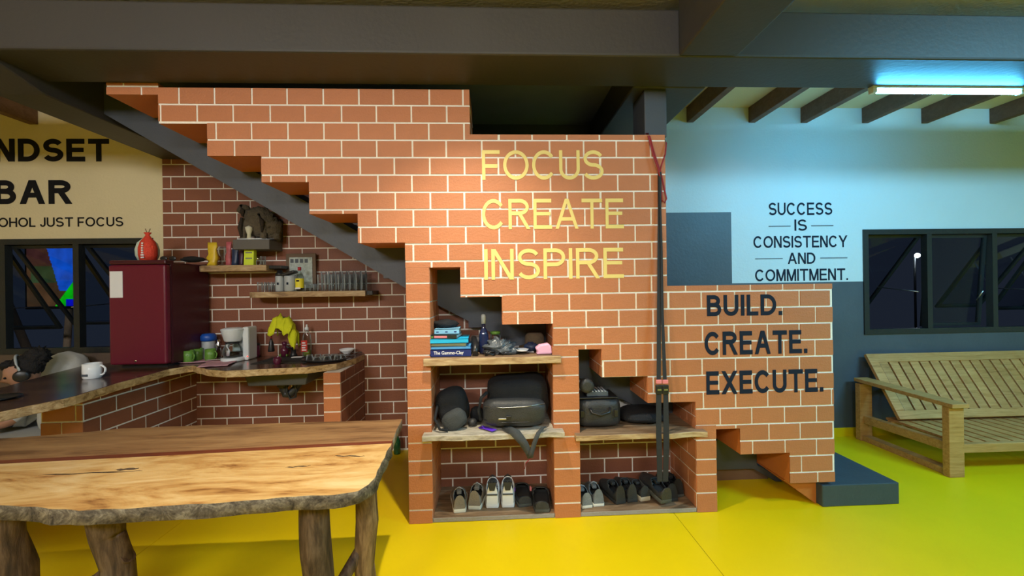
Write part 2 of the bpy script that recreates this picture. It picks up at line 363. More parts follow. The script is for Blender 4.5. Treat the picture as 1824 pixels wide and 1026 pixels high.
def glyph(ch, t, w):
    """plain grotesque capitals from straight bars, slanted bars and round strokes; returns (ribbons, polygons)"""
    h = t/2; L_, R_, T_ = h, w-h, 1-h; rb = []; pg = []
    def arc(cx, cy, rx, ry, a0, a1, n=18): return [(cx+rx*math.cos(math.radians(a0+(a1-a0)*i/n)), cy+ry*math.sin(math.radians(a0+(a1-a0)*i/n))) for i in range(n+1)]
    def para(xa, ya, xb, yb):
        d = t*math.hypot(xb-xa, yb-ya)/abs(yb-ya)/2; pg.append([(xa-d, ya), (xa+d, ya), (xb+d, yb), (xb-d, yb)])
    def bar(xa, ya, xb, yb): pg.append([(xa, ya), (xb, ya), (xb, yb), (xa, yb)])
    if ch == 'A': para(h*1.1, 0, w/2-h*.12, 1); para(w-h*1.1, 0, w/2+h*.12, 1); bar(w*.22, .27, w*.78, .27+t*.95)
    elif ch == 'B': rb += [[(L_, h), (w*.52, h)]+arc(w*.55, .27+h*.45, w*.45-h, .27-h*.55, -90, 90)+[(L_, .54)], arc(w*.50, .77-h*.5, w*.42-h, .23-h*.5, -90, 90)+[(L_, T_)]]; bar(0, 0, t, 1); bar(L_, .54-h, w*.55, .54+h); bar(L_, 1-t, w*.50, 1)
    elif ch == 'C': rb.append(arc(w/2, .5, w/2-h, .5-h, 38, 322, 30))
    elif ch == 'D': rb.append([(L_, h), (w*.42, h)]+arc(w*.42, .5, w*.58-h, .5-h, -90, 90, 22)+[(L_, T_)]); bar(0, 0, t, 1)
    elif ch == 'E': bar(0, 0, t, 1); bar(0, 0, w, t); bar(0, 1-t, w*.97, 1); bar(0, .5-h*.8, w*.92, .5+h*1.0)
    elif ch == 'F': bar(0, 0, t, 1); bar(0, 1-t, w, 1); bar(0, .47-h, w*.88, .47+h)
    elif ch == 'H': bar(0, 0, t, 1); bar(w-t, 0, w, 1); bar(0, .5-h, w, .5+h)
    elif ch == 'I': bar(0, 0, w, 1)
    elif ch == 'J': rb.append([(R_, 1), (R_, .3)]+arc(w*.5, .28, w*.5-h, .28-h, 0, -180, 14))
    elif ch == 'L': bar(0, 0, t, 1); bar(0, 0, w, t)
    elif ch == 'M': bar(0, 0, t, 1); bar(w-t, 0, w, 1); para(h*1.3, 1, w/2, 0); para(w-h*1.3, 1, w/2, 0)
    elif ch == 'N': bar(0, 0, t, 1); bar(w-t, 0, w, 1); para(h*1.2, 1, w-h*1.2, 0)
    elif ch == 'O': rb.append(arc(w/2, .5, w/2-h, .5-h, 0, 360, 40))
    elif ch == 'P': bar(0, 0, t, 1); rb.append([(L_, T_), (w*.55, T_)]+arc(w*.55, .72-h*.2, w*.45-h, .28-h*.8, 90, -90)+[(L_, .44+h*.6)])
    elif ch == 'R': bar(0, 0, t, 1); rb.append([(L_, T_), (w*.52, T_)]+arc(w*.52, .745-h*.2, w*.42-h, .255-h*.8, 90, -90)+[(L_, .49+h*.6)]); para(w*.52, .5, w-h*1.1, 0)
    elif ch == 'S':
        ry = (1-t)/4; rb.append(arc(w/2, T_-ry, (w-t)/2*.94, ry, 22, 270, 22)[:-1]+arc(w/2, h+ry, (w-t)/2, ry, 90, -158, 22))
    elif ch == 'T': bar(0, 1-t, w, 1); bar(w/2-h, 0, w/2+h, 1)
    elif ch == 'U': rb.append([(L_, 1), (L_, .36)]+arc(w/2, .36, w/2-h, .36-h, 180, 360, 18)+[(R_, 1)])
    elif ch == 'V': para(h*1.1, 1, w/2, 0); para(w-h*1.1, 1, w/2, 0)
    elif ch == 'X': para(h*1.2, 1, w-h*1.2, 0); para(w-h*1.2, 1, h*1.2, 0)
    elif ch == 'Y': para(h*1.1, 1, w/2, .42); para(w-h*1.1, 1, w/2, .42); bar(w/2-h, 0, w/2+h, .44)
    elif ch == '.': bar(0, 0, w, t*1.02)
    return rb, pg
def lettering(txt, x0, x1, z0, z1, Y, m, parent, wt=.125, name='lettering', th=.0015, gap=.13):
    x = 0; items = []
    for ch in txt:
        if ch == ' ': x += .34; continue
        w_ = LW.get(ch, wt if ch == 'I' else wt*1.02)
        items.append((ch, x, w_)); x += w_+gap
    W_ = x-gap; sx = (x1-x0)/W_; sz = z1-z0; k = sz/sx    # keep strokes even: widen glyph coordinates by the line's own squeeze
    mb = MB(); yb = Y-.0046
    def P(x_, y_, d): return mb.bm.verts.new((x0+x_*sx, d, z0+y_*sz))
    cnt = [0]
    def poly(q):
        cnt[0] += 1; e_ = .00003*(cnt[0] % 12)
        a_ = [P(u, v, yb-th-e_) for u, v in q]; b_ = [P(u, v, yb) for u, v in q]
        mb.face(a_, m)
        for i in range(len(q)): j = (i+1) % len(q); mb.face([a_[i], a_[j], b_[j], b_[i]], m)
    for ch, xo, w_ in items:
        rb, pg = glyph(ch, wt, w_)
        for q in pg: poly([(u+xo, v) for u, v in q])
        for line in rb:
            n = len(line); closed = math.hypot(line[0][0]-line[-1][0], line[0][1]-line[-1][1]) < 1e-6
            lr = []
            for i, p in enumerate(line):
                a_ = line[i-1] if i > 0 else (line[-2] if closed else line[0]); b_ = line[i+1] if i < n-1 else (line[1] if closed else line[-1])
                dx, dy = b_[0]-a_[0], b_[1]-a_[1]; l_ = math.hypot(dx, dy) or 1
                nx, ny = -dy/l_*wt/2, dx/l_*wt/2
                lr.append(((p[0]+nx+xo, p[1]+ny), (p[0]-nx+xo, p[1]-ny)))
            for (a_, b_), (c_, d_) in zip(lr, lr[1:]): poly([a_, b_, d_, c_])
    return mb.build(name, parent, weld=False)

YB = 1.166
# ------------------------------------------------------------------ floor, ceiling, outer walls
fl = MB()
for a, b in ((-7, -2.0), (-1.997, 1.208), (1.212, 4.4), (4.404, 8)): fl.box((a, -6, -.1), (b, YB, 0), 'floor_yellow')
fl.box((-7, -6, -.11), (8, YB, -.004), 'floor_joint')
tag(fl.build('floor', weld=False), 'glossy yellow painted concrete floor', kind='structure')
cei = tag(box1('ceiling', (-7, -6, 3.2), (8, YB+.2, 3.3), 'cream_paint'), 'cream boarded ceiling above the dark beams', kind='structure')
for i, x in enumerate([1.95, 2.56, 3.08, 3.70, 4.31, 5.02, 5.65, 6.3]):
    box1('rafter', (x-.03, -.02, 3.052), (x+.035, YB, 3.2), 'rafter_wood', cei, bevel=.004)
for x in (-4.03, -4.7, -5.4):
    box1('rafter', (x-.04, -.02, 3.012), (x+.035, YB, 3.2), 'rafter_wood', cei, bevel=.004)
box1('ceiling_panel', (-2.64, -.0, 3.03), (.98, YB, 3.06), 'panel_grey', cei)
tag(box1('wall_left', (-7.1, -6, 0), (-7, YB+.2, 3.2), 'cream_paint'), kind='structure')
tag(box1('wall_right', (8, -6, 0), (8.1, YB+.2, 3.2), 'cream_paint'), kind='structure')
tag(box1('wall_rear', (-7, -6.1, 0), (8, -6, 3.2), 'cream_paint'), kind='structure')

# beams
bf = MB().box((-7, -.345, 2.79), (8, 0, 3.055), 'beam_paint')
tag(bf.build('beam', bevel=.012), 'long dark brown ceiling beam crossing above the stair wall', 'beam')
bl = MB().box((.98, 0, 2.79), (1.47, YB, 3.2), 'beam_paint').box((1.12, -6, 2.79), (1.46, -.345, 3.2), 'beam_paint')
tag(bl.build('beam', bevel=.012, weld=False), 'dark cross beam running toward the viewer above the column', 'beam')
bl = MB().prism([(-.335, 2.789), (-.03, 2.70), (YB, 2.70), (YB, 3.2), (-.335, 3.2)], 'beam_paint', 'x', -2.93, -2.64)
tag(bl.build('beam', bevel=.008), 'lower dark cross beam meeting the back wall left of the brick area', 'beam')
tag(box1('column', (1.065, .03, 2.477), (1.215, .25, 2.79), 'stair_paint', bevel=.006), 'short dark square column standing on the right end of the brick wall', 'column')

# ------------------------------------------------------------------ back wall
wb = MB()
WL = (-4.93, -3.02, .965, 1.99); WR = (3.66, 6.1, .985, 2.012)
def wallbox(x0, x1, z0, z1, m): wb.box((x0, YB, z0), (x1, YB+.14, z1), m)
wallbox(-7, WL[0], .965, 3.2, 'cream_paint'); wallbox(WL[0], WL[1], WL[3], 3.2, 'cream_paint'); wallbox(WL[1], -2.93, .965, 3.2, 'cream_paint')
wallbox(-7, -2.93, 0, .965, 'brown_paint')
wallbox(-2.93, -.6, 0, 2.93, 'mortar'); wallbox(-.6, -.2, 0, 2.93, 'brick_shaded'); wallbox(-2.93, 1.2, 2.93, 3.2, 'stair_paint'); wallbox(-.2, 1.2, 0, 2.93, 'stair_paint')
wallbox(1.2, 2.345, 2.19, 3.2, 'cream_cool_lit'); wallbox(1.2, 2.345, 1.505, 2.19, 'slate_paint'); wallbox(2.345, WR[0], 1.505, 3.2, 'cream_cool_lit')
wallbox(1.2, WR[0], 0, 1.505, 'slate_paint'); wallbox(WR[0], WR[1], 0, WR[2], 'slate_paint'); wallbox(WR[0], WR[1], WR[3], 3.2, 'cream_cool_lit')
wallbox(WR[1], 8, 1.505, 3.2, 'cream_cool_lit'); wallbox(WR[1], 8, 0, 1.505, 'slate_paint')
wall_back = tag(wb.build('wall_back', weld=False), 'back wall, cream and brick at left, cream tinted with cool light over slate grey at right', kind='structure')
tag(box1('baseboard_back', (2.4, YB-.012, 0), (8, YB, .082), 'floor_yellow'), 'yellow painted skirting at the foot of the slate wall', kind='structure')
rows = [2.654-.11*k for k in range(-2, 26)]
def sof(x): return 1.34-.604*x
nb = bricks(wall_back, [(-2.93, -.60, 0.004, 2.74)], YB, 'y', rows, lambda i: (-2.394+(.1151 if (i-2) % 2 == 0 else 0), .2302), 'brick_shaded')
lettering('MINDSET', -4.67, -3.39, 2.682, 2.885, YB+.003, 'letter_black', wall_back, .215)
lettering('BAR', -4.37, -3.714, 2.303, 2.515, YB+.003, 'letter_black', wall_back, .215)
lettering('NO ALCOHOL JUST FOCUS', -4.78, -3.277, 2.098, 2.182, YB+.003, 'letter_black', wall_back, .15)
def cl(px0, px1, ty, by, txt, bold=.15):
    a = at(px0, (ty+by)/2, Y=YB); b = at(px1, (ty+by)/2-(px1-px0)*.012, Y=YB); m_ = (px0+px1)/2
    zt = at(m_, ty, Y=YB).z; zb = at(m_, by, Y=YB).z
    return lettering(txt, a.x, b.x, zb, zt, YB+.003, 'letter_navy', wall_back, bold)
cl(1369, 1482, 361, 383, 'SUCCESS'); cl(1415, 1437, 391, 411, 'IS'); cl(1342, 1509, 420, 441, 'CONSISTENCY'); cl(1403, 1452, 450, 470, 'AND'); cl(1345, 1510, 479, 500, 'COMMITMENT.')
for (a, b, y) in ((1369, 1408, 403), (1445, 1484, 402), (1345, 1394, 461), (1461, 1509, 459.5)):
    p, q = at(a, y, Y=YB), at(b, y-.5, Y=YB)
    box1('lettering_rule', (p.x, YB-.003, p.z-.004), (q.x, YB, p.z+.002), 'letter_navy', wall_back)

# ------------------------------------------------------------------ windows
def window(name, W, divs, open_, label, label2=None):
    x0, x1, z0, z1 = W; cxm = (x0+x1)/2
    w_ = MB(); y0, y1 = YB-.012, YB+.05; f = .05
    w_.box((x0, y0, z0), (x0+f, y1, z1), 'black_frame').box((x1-f, y0, z0), (x1, y1, z1), 'black_frame')
    w_.box((x0+f, y0+.001, z0), (x1-f, y1, z0+f), 'black_frame').box((x0+f, y0+.001, z1-f), (x1-f, y1, z1), 'black_frame')
    wo = w_.build(name, weld=False); tag(wo, label, kind='structure')
    for d in divs: box1('mullion', (d-.025, y0+.004, z0+f), (d+.025, y1, z1-f), 'black_frame', wo)
    ed = [x0+f]+[v for d in divs for v in (d-.025, d+.025)]+[x1-f]
    for i in range(0, len(ed), 2):
        a, b = ed[i]+.004, ed[i+1]-.004; H = z1-z0-2*f-.008; th = math.radians(open_[i//2])
        # awning sash hinged at its top edge and pushed outward
        T = Matrix.Translation((0, YB+.03, z1-f-.004)) @ Matrix.Rotation(th, 4, 'X')
        s_ = MB(); r = .032
        for p, q in (((a, 0, -H), (a+r, .025, 0)), ((b-r, 0, -H), (b, .025, 0)), ((a+r, 0, -r), (b-r, .025, 0)), ((a+r, 0, -H), (b-r, .025, -H+r))):
            s_.box(p, q, 'black_frame', T=T)
        so = s_.build('sash', wo, weld=False)
        g = MB().box((a+r, .010, -H+r), (b-r, .014, -r), 'pane_glass', T=T).build('pane', so, weld=False)
        zc = z0+f+.30; yc = YB+.03
        hx = b-.05
        box_end = T @ Vector((hx, .01, -H*.72))
        MB().tube([(hx, YB+.03, zc+.06), tuple(box_end)], .006, 'steel', 6).build('stay', so)
    return wo
window('window_1', WL, (-4.312, -3.685), (30, 34, 40), 'black steel awning window behind the fridge, sashes pushed open')
window('window_2', WR, (4.338, 5.018, 5.6), (38, 4, 34, 30), 'black steel awning window above the slatted bench')
# beyond the glass: trees, ground and glowing stand-ins for reflections
tv = empty('screen_reflection', (-4.9, 2.1, 1.5), 'lit screen added outside the left window to stand for a reflection, brown, blue and green picture', 'screen_reflection')  # added glowing screen takes the place of a reflection in the panes
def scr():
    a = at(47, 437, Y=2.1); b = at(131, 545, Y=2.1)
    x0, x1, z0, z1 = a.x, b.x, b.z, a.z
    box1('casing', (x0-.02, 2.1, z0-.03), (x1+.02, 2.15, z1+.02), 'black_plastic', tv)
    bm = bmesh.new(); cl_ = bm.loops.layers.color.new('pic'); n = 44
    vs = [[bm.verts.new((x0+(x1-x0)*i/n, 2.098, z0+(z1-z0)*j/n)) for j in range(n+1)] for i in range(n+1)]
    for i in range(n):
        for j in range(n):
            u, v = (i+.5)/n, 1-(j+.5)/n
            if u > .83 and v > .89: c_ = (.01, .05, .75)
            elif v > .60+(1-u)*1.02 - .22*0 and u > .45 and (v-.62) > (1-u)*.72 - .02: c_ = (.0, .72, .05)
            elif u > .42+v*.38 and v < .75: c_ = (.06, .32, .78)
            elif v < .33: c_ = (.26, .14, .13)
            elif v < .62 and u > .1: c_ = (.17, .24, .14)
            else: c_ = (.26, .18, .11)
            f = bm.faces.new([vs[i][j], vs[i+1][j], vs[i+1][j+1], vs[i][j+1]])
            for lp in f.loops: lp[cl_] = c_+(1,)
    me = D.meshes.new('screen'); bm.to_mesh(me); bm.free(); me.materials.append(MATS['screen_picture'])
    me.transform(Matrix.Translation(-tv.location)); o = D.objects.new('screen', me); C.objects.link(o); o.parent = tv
    tv_leg = MB().tube([(x0+.3, 2.13, 0), (x0+.35, 2.13, .4), (x0+.42, 2.13, z0)], [.04, .035, .03], 'night_trunk').build('stand', tv)  # added support under the reflection screen
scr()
for x, y, lean, lab in ((-4.2, 2.4, .12, 'thin tree trunk outside the left window beside the fridge'), (-6.6, 3.4, -.3, 'pale leaning trunk outside the left edge of the left window')):
    tr = MB().tube([(x, y, -.1), (x+.05+lean*.3, y, .7), (x+lean, y, 1.4), (x+lean*1.8, y, 2.4)], [.06, .05, .045, .035], 'night_trunk').build('tree_trunk')
    tag(tr, lab, 'tree')
ol = at(1634, 455, Y=5.0)
lamp = empty('lamp_reflection', (ol.x, ol.y, ol.z-.3), 'small bright bulb added outside the right window to stand for a lamp reflection', 'lamp')  # added bulb and post imitate a lamp mirrored in the pane
MB().blob((ol.x, ol.y, ol.z), (.045, .045, .045), 'reflected_lamp_glow', 12, 8).build('bulb', lamp)
MB().tube([(ol.x, 5.05, -.1), (ol.x, 5.05, ol.z-.03)], .02, 'black_frame').build('post', lamp)
tag(box1('ground', (-9, YB+.14, -.12), (12, 9, -.1), 'night_wall'), 'dark ground outside the windows', kind='structure')

# ------------------------------------------------------------------ stair side wall
TH = .33
cols = [(-2.31, -2.004, 2.718, 2.79), (-2.004, -1.713, 2.541, 2.764), (-1.713, -1.388, 2.339, 2.764), (-1.388, -1.098, 2.175, 2.764), (-1.098, -.799, 1.974, 2.764),
        (-.799, -.506, 1.789, 2.764), (-.506, -.085, 1.629, 2.764), (-.085, .107, 1.436, 2.477), (.107, .432, 1.257, 2.477), (.432, .594, 1.105, 2.477),
        (.594, .747, 1.086, 2.477), (.747, 1.047, .902, 2.477), (1.047, 1.185, .728, 2.477), (1.185, 1.365, .728, 1.489), (1.365, 1.499, .569, 1.489),
        (1.499, 1.661, .543, 1.489), (1.661, 1.997, .372, 1.489), (1.997, 2.305, .169, 1.489)]
# the opening in G: the column x -.16..-.085 starts lower
cols[6] = (-.506, -.160, 1.629, 2.764); cols.insert(7, (-.160, -.085, 1.436, 2.764))
ws = MB()
for x0, x1, z0, z1 in cols: ws.box((x0, 0, z0), (x1, TH, z1), 'brick_plain', front='mortar', fm={5: 'mortar'} if 0 < x0 < 1.4 else None)
wall_stair = tag(ws.build('wall_front', weld=False), 'orange brick side wall of the staircase with stepped lower edge and painted slogans', kind='structure')
rows = [(24.1732-k)*.11 for k in range(-2, 25)]
reg = [c for c in cols]
n1 = bricks(wall_stair, [c for c in reg], 0, 'y', rows, lambda i: (-1.5531+(.11 if (i-2) % 2 else 0), .2199), 'brick_paint')
# rounded end of the upper coping and its bricks turning the corner
for z in [(24.1732-k)*.11 for k in (0, 1)]:
    box1('coping_joint', (-.0855, .004, z-.004), (-.083, TH, z+.004), 'mortar', wall_stair)
# pillars
def pillar(x0, x1, ztop, lines, label, right=None, left=None, depth=.40):
    p = MB().box((x0, 0, 0), (x1, depth, ztop), 'brick_plain', front='mortar', fm={k_: 'mortar' for k_, v_ in ((3, right), (5, left)) if v_})
    o = p.build('pillar', weld=False); tag(o, label, 'pillar')
    bricks(o, [(x0, x1, 0, ztop)], 0, 'y', [ztop+.005]+lines+[-.004], lambda i: (x0, 9), 'brick_paint', full=True)
    ln = [ztop+.005]+lines+[-.004]
    if right: bricks(o, [(0.0, depth-.02, .03, ztop)], x1, 'x', ln, lambda i: (0+(.11 if i % 2 else .0), .21), 'brick_paint', t=.003, gap=.008)
    if left: bricks(o, [(0.0, depth-.02, .03, ztop)], x0, '-x', ln, lambda i: (0+(.11 if i % 2 else .0), .21), 'brick_paint', t=.003, gap=.008)
    return o
pillar(-.504, -.357, 1.629, [1.53, 1.41, 1.304, 1.193, 1.07, .966, .849, .738, .627, .512, .399, .309, .195, .086], 'leftmost brick pillar, tallest, at the left of the shelves', right=True)
pillar(.428, .594, 1.105, [1.04, .92, .807, .693, .61, .525, .423, .317, .206, .094], 'middle brick pillar between the two shelf bays', left=True, right=True)
pillar(1.365, 1.499, .569, [.474, .347, .247, .127], 'rightmost short brick pillar beside the hanging straps', left=True)
# infill wall behind the shelf bays
YI = .40
infill = MB()
infill.prism([(-.36, 0), (1.42, 0), (1.42, .42), (-.36, 1.375)], 'mortar', 'y', YI, YI+.1)
infill.prism([(1.42, 0), (2.13, 0), (2.13, .02), (1.683, .285), (1.42, .42)], 'brown_wall', 'y', YI, YI+.1)
infill = tag(infill.build('wall_back_2', weld=False), 'brick infill wall at the back of the shelf bays', kind='structure')
irows = [1.52-.11*k for k in range(15)]
bricks(infill, [(-.357, .43, .0, 1.44)], YI, 'y', irows, lambda i: (-.357+.19+(.11 if i % 2 else 0), .218), 'brick_shaded', t=.004)
bricks(infill, [(.594, 1.365, 0, .50)], YI, 'y', irows, lambda i: (.594+.05+(.11 if i % 2 else 0), .218), 'brick_shaded', t=.004)
# hanging brick reveals inside the notches (turned faces)
for (x, z0, z1) in ((.747, .902, 1.086), (1.047, .728, .902), (1.365, .569, .728), (.107, 1.257, 1.436), (.432, 1.105, 1.257)):
    bricks(wall_stair, [(0.0, TH, z0, z1)], x, '-x', [z1+.03, (z0+z1)/2-.02, z0-.03], lambda i: (.0+(.11 if i % 2 else .05), .20), 'brick_paint', t=.003, gap=.007)
lettering('FOCUS', -.011, .776, 2.185, 2.375, 0, 'letter_yellow', wall_stair, .125)
lettering('CREATE', -.016, .904, 1.868, 2.062, 0, 'letter_yellow', wall_stair, .125)
lettering('INSPIRE', -.006, .900, 1.545, 1.742, 0, 'letter_yellow', wall_stair, .125)
lettering('BUILD.', 1.448, 1.958, 1.286, 1.424, 0, 'letter_navy', wall_stair, .19)
lettering('CREATE.', 1.429, 2.126, 1.030, 1.184, 0, 'letter_navy', wall_stair, .19)
lettering('EXECUTE.', 1.437, 2.232, .772, .924, 0, 'letter_navy', wall_stair, .19)

# staircase slab, hidden treads and the dark bottom platform
st = empty('staircase', (2.2, .6, 0), 'dark grey concrete staircase rising leftward behind the brick wall', 'stairs'); st['kind'] = 'structure'; del st['category']
sl = MB(); xs0, xs1 = -2.75, 2.22
poly = [(xs0, sof(xs0)-.19), (xs1, max(0, sof(xs1)-.19)), (xs1, sof(xs1)+.02), (xs0, sof(xs0)+.02)]
poly = [(-2.64, sof(-2.64)-.19), (-.5, sof(-.5)-.19), (1.683, .285), (2.14, .012), (2.2, .012), (2.2, .02), (-2.64, sof(-2.64)+.02)]
sl.prism(poly, 'stair_paint', 'y', TH, YB-.001); sl.build('soffit_slab', st)
for i in range(9):
    x1 = 1.98-.302*i; z = .185+.182*(i+1)
    box1('step', (x1-.302, TH+.001, sof(x1)-.03), (x1+.02, YB-.001, z), 'stair_paint', st)
pf = box1('platform', (2.22, .0, 0), (2.755, YB-.013, .145), 'platform_paint', st, bevel=.006); pf['label'] = 'dark blue grey bottom platform of the stairs'
box1('brick_base', (1.99, .05, 0), (2.218, TH, .165), 'brick_plain', st)
for v in st.children:
    if v.name.startswith('brick_base'):
        for vert in v.data.vertices:
            if vert.co.x < -.15 and vert.co.z < .1: vert.co.x = .01

# ------------------------------------------------------------------ shelves in the bays
def slab(name, x0, x1, y0, y1, z0, z1, m, label, cat, edge=None, jag=.006, seed=1, n=18):
    mb = MB(); fr = []
    for i in range(n+1):
        t = i/n; fr.append((x0+(x1-x0)*t, y0+jag*noise.noise(Vector((t*5, seed, 0)))*1.6))
    poly = fr+[(x1, y1), (x0, y1)]
    mb.prism(poly, m, 'z', z0, z1, side=edge or m)
    o = mb.build(name, bevel=.004); tag(o, label, cat); return o
slab('shelf', -.395, .475, -.045, YI, 1.008, 1.055, 'plank_dark', 'top wooden shelf of the left bay holding books', 'shelf', 'shelf_wood', seed=2)
slab('shelf', -.405, .485, -.075, YI, .545, .580, 'shelf_grey', 'weathered grey shelf of the left bay under the bags', 'shelf', 'shelf_grey', seed=5, jag=.014)
slab('shelf', .560, 1.415, -.055, YI, .512, .548, 'plank_dark', 'live edge shelf of the right bay under the dark cases', 'shelf', 'shelf_wood', seed=8, jag=.012)
slab('shelf', -.356, .427, .0, YI, .001, .030, 'plank_dark', 'floor board of the left bay under the shoes', 'shelf', 'concrete_grey', seed=3, jag=.002)
slab('shelf', .595, 1.364, .0, YI, .001, .030, 'plank_dark', 'floor board of the right bay under the shoes', 'shelf', 'concrete_grey', seed=4, jag=.002)

# ------------------------------------------------------------------ bar counter
ww = MB().box((-2.92, .18, 0), (-2.66, YB-.004, .85), 'mortar')
cw = tag(ww.build('counter_wall', weld=False), 'low brick wall carrying the left wing of the bar', 'wall')
crow = [.874-.11*k for k in range(9)]
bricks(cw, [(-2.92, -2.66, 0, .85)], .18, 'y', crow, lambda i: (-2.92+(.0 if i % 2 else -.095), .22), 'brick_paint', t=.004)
bricks(cw, [(.18, YB-.004, 0, .85)], -2.66, 'x', crow, lambda i: (.18+(.0 if i % 2 else .115), .23), 'brick_shaded', t=.004)
pw = tag(MB().box((-1.285, .60, 0), (-1.157, YB-.004, .85), 'mortar').build('counter_pier', weld=False), 'narrow brick pier under the right end of the sink counter', 'pillar')
prow = [.875-.11*k for k in range(9)]
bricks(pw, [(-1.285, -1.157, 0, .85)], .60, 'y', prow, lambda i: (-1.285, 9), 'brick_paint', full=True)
bricks(pw, [(.60, YB-.004, 0, .85)], -1.157, 'x', prow, lambda i: (.60+(.0 if i % 2 else .1), .2), 'brick_shaded')
def live_edge(pts, n=6, a=.012, s=0):
    out = []
    for i in range(len(pts)):
        p, q = Vector(pts[i]), Vector(pts[(i+1) % len(pts)])
        for k in range(n):
            t = k/n; v = p.lerp(q, t); d = (q-p); nrm = Vector((-d.y, d.x)).normalized()
            out.append(tuple(v+nrm*a*noise.noise(Vector((v.x*6, v.y*6, s)))))
    return out
ct = MB()
outl = [(-3.02, YB-.003), (-3.33, .85), (-3.24, .55), (-3.10, .14), (-2.98, -.30), (-2.78, -.75), (-2.50, -.75), (-2.44, -.44), (-2.36, -.15), (-2.415, .10), (-2.43, .33), (-2.46, .62), (-2.38, .74), (-2.15, .57), (-1.95, .49), (-1.60, .55), (-1.40, .565), (-1.225, .69), (-1.15, .93), (-1.15, YB-.003)]
oe = []
for i, p in enumerate(outl):
    q = outl[(i+1) % len(outl)]
    k = 1 if i in (0, len(outl)-1, len(outl)-2) else 5
    for j in range(k):
        v = Vector(p).lerp(Vector(q), j/k); d = (Vector(q)-Vector(p)); nm = Vector((-d.y, d.x)).normalized()
        oe.append(tuple(v+nm*(.014*noise.noise(Vector((v.x*9, v.y*9, 3))) if k > 1 else 0)))
ct.prism(oe[::-1], 'counter_top', 'z', .852, .905, side='counter_edge')
ctr = tag(ct.build('countertop', bevel=.006), 'dark polished live edge wooden bar top turning the corner to the sink', 'countertop')
# sink basin under the slab
sk = empty('sink', (-1.85, .85, .85), 'dark sink basin hung under the counter with black drain pipe', 'sink')
a = at(432, 668, Y=.72); b = at(546, 686, Y=.72)
MB().prism([(a.x, .851), (b.x+.02, .851), (b.x-.01, b.z), (a.x+.04, b.z)], 'sink_grey', 'y', .72, 1.08).build('basin', sk, bevel=.01)
box1('rim', (a.x+.05, .74, .9045), (b.x-.01, 1.06, .909), 'black_plastic', sk, bevel=.002)
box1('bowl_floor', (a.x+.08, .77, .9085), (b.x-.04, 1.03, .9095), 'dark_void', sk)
pc = at(505, 690, Y=.9)
drn = MB().tube([(pc.x, .9, b.z), (pc.x, .9, .66), (pc.x+.02, .9, .62), (pc.x+.06, .9, .615), (pc.x+.09, .9, .65), (pc.x+.14, .92, .72), (pc.x+.16, 1.02, .75), (pc.x+.16, 1.15, .75)], [.032, .034, .036, .036, .034, .026, .024, .024], 'pipe_black').build('drain_pipe', sk)
MB().tube([(pc.x+.05, .86, .74), (pc.x+.045, .86, .64), (pc.x+.075, .86, .585), (pc.x+.12, .86, .6), (pc.x+.13, .86, .66), (pc.x+.10, .86, .74), (pc.x+.1, .86, .80)], .009, 'pipe_black', 8).build('hose', sk)
MB().lathe([(.04, 0), (.05, .02), (.045, .05), (.03, .06)], 'pipe_black', (pc.x, .9, b.z-.055)).build('drain_nut', drn)

# ------------------------------------------------------------------ fridge
fr = empty('fridge', (-2.73, .9, .905), 'small maroon fridge with a white note on its door, on the bar corner', 'fridge')
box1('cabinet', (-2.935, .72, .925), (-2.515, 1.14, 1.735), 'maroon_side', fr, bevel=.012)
fdoor = box1('door', (-2.94, .66, .935), (-2.512, .715, 1.715), 'maroon_enamel', fr, bevel=.014)
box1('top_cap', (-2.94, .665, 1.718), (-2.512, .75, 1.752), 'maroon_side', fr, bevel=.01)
box1('note', (-2.925, .656, 1.46), (-2.83, .659, 1.665), 'paper_white', fdoor)['label'] = 'white paper note taped to the door'
box1('feet', (-2.90, .72, .905), (-2.55, 1.10, .926), 'black_plastic', fr)
MB().lathe([(0, 0), (.008, 0), (.008, .006), (0, .006)], 'chrome', T=Matrix.Translation((-2.74, .660, .965)) @ Matrix.Rotation(PI/2, 4, 'X')).build('badge', fdoor)
# garlic bag
g = at(263, 461, Y=.85)
gb = empty('food_bag', (g.x, .85, 1.752), 'pale plastic food bag with red front panel tied on top, standing on the fridge', 'food bag')
MB().lathe([(.0, 0), (.062, .004), (.082, .05), (.085, .10), (.070, .155), (.03, .195), (.012, .205)], 'garlic', (g.x-.018, .87, 1.753), sx=1, sy=.8).build('bag', gb)
MB().lathe([(.0, 0), (.055, .004), (.066, .05), (.066, .11), (.052, .16), (.022, .20), (.014, .215), (.028, .235), (.0, .23)], 'red_net', (g.x+.028, .82, 1.753), sx=1, sy=.8).build('red_band', gb)
for k in (-1, 1): MB().tube([(g.x+.03, .82, 1.975), (g.x+.03+k*.02, .82, 2.02)], .003, 'frame_brown', 6).build('tie', gb)
for k in range(7): box1('print_mark', (g.x+.024-.004*(k < 2), .764-.002*(k < 5), 1.775+k*.019), (g.x+.038+.006*(k < 2), .768, 1.775+k*.019+.012), 'paper_white', gb)
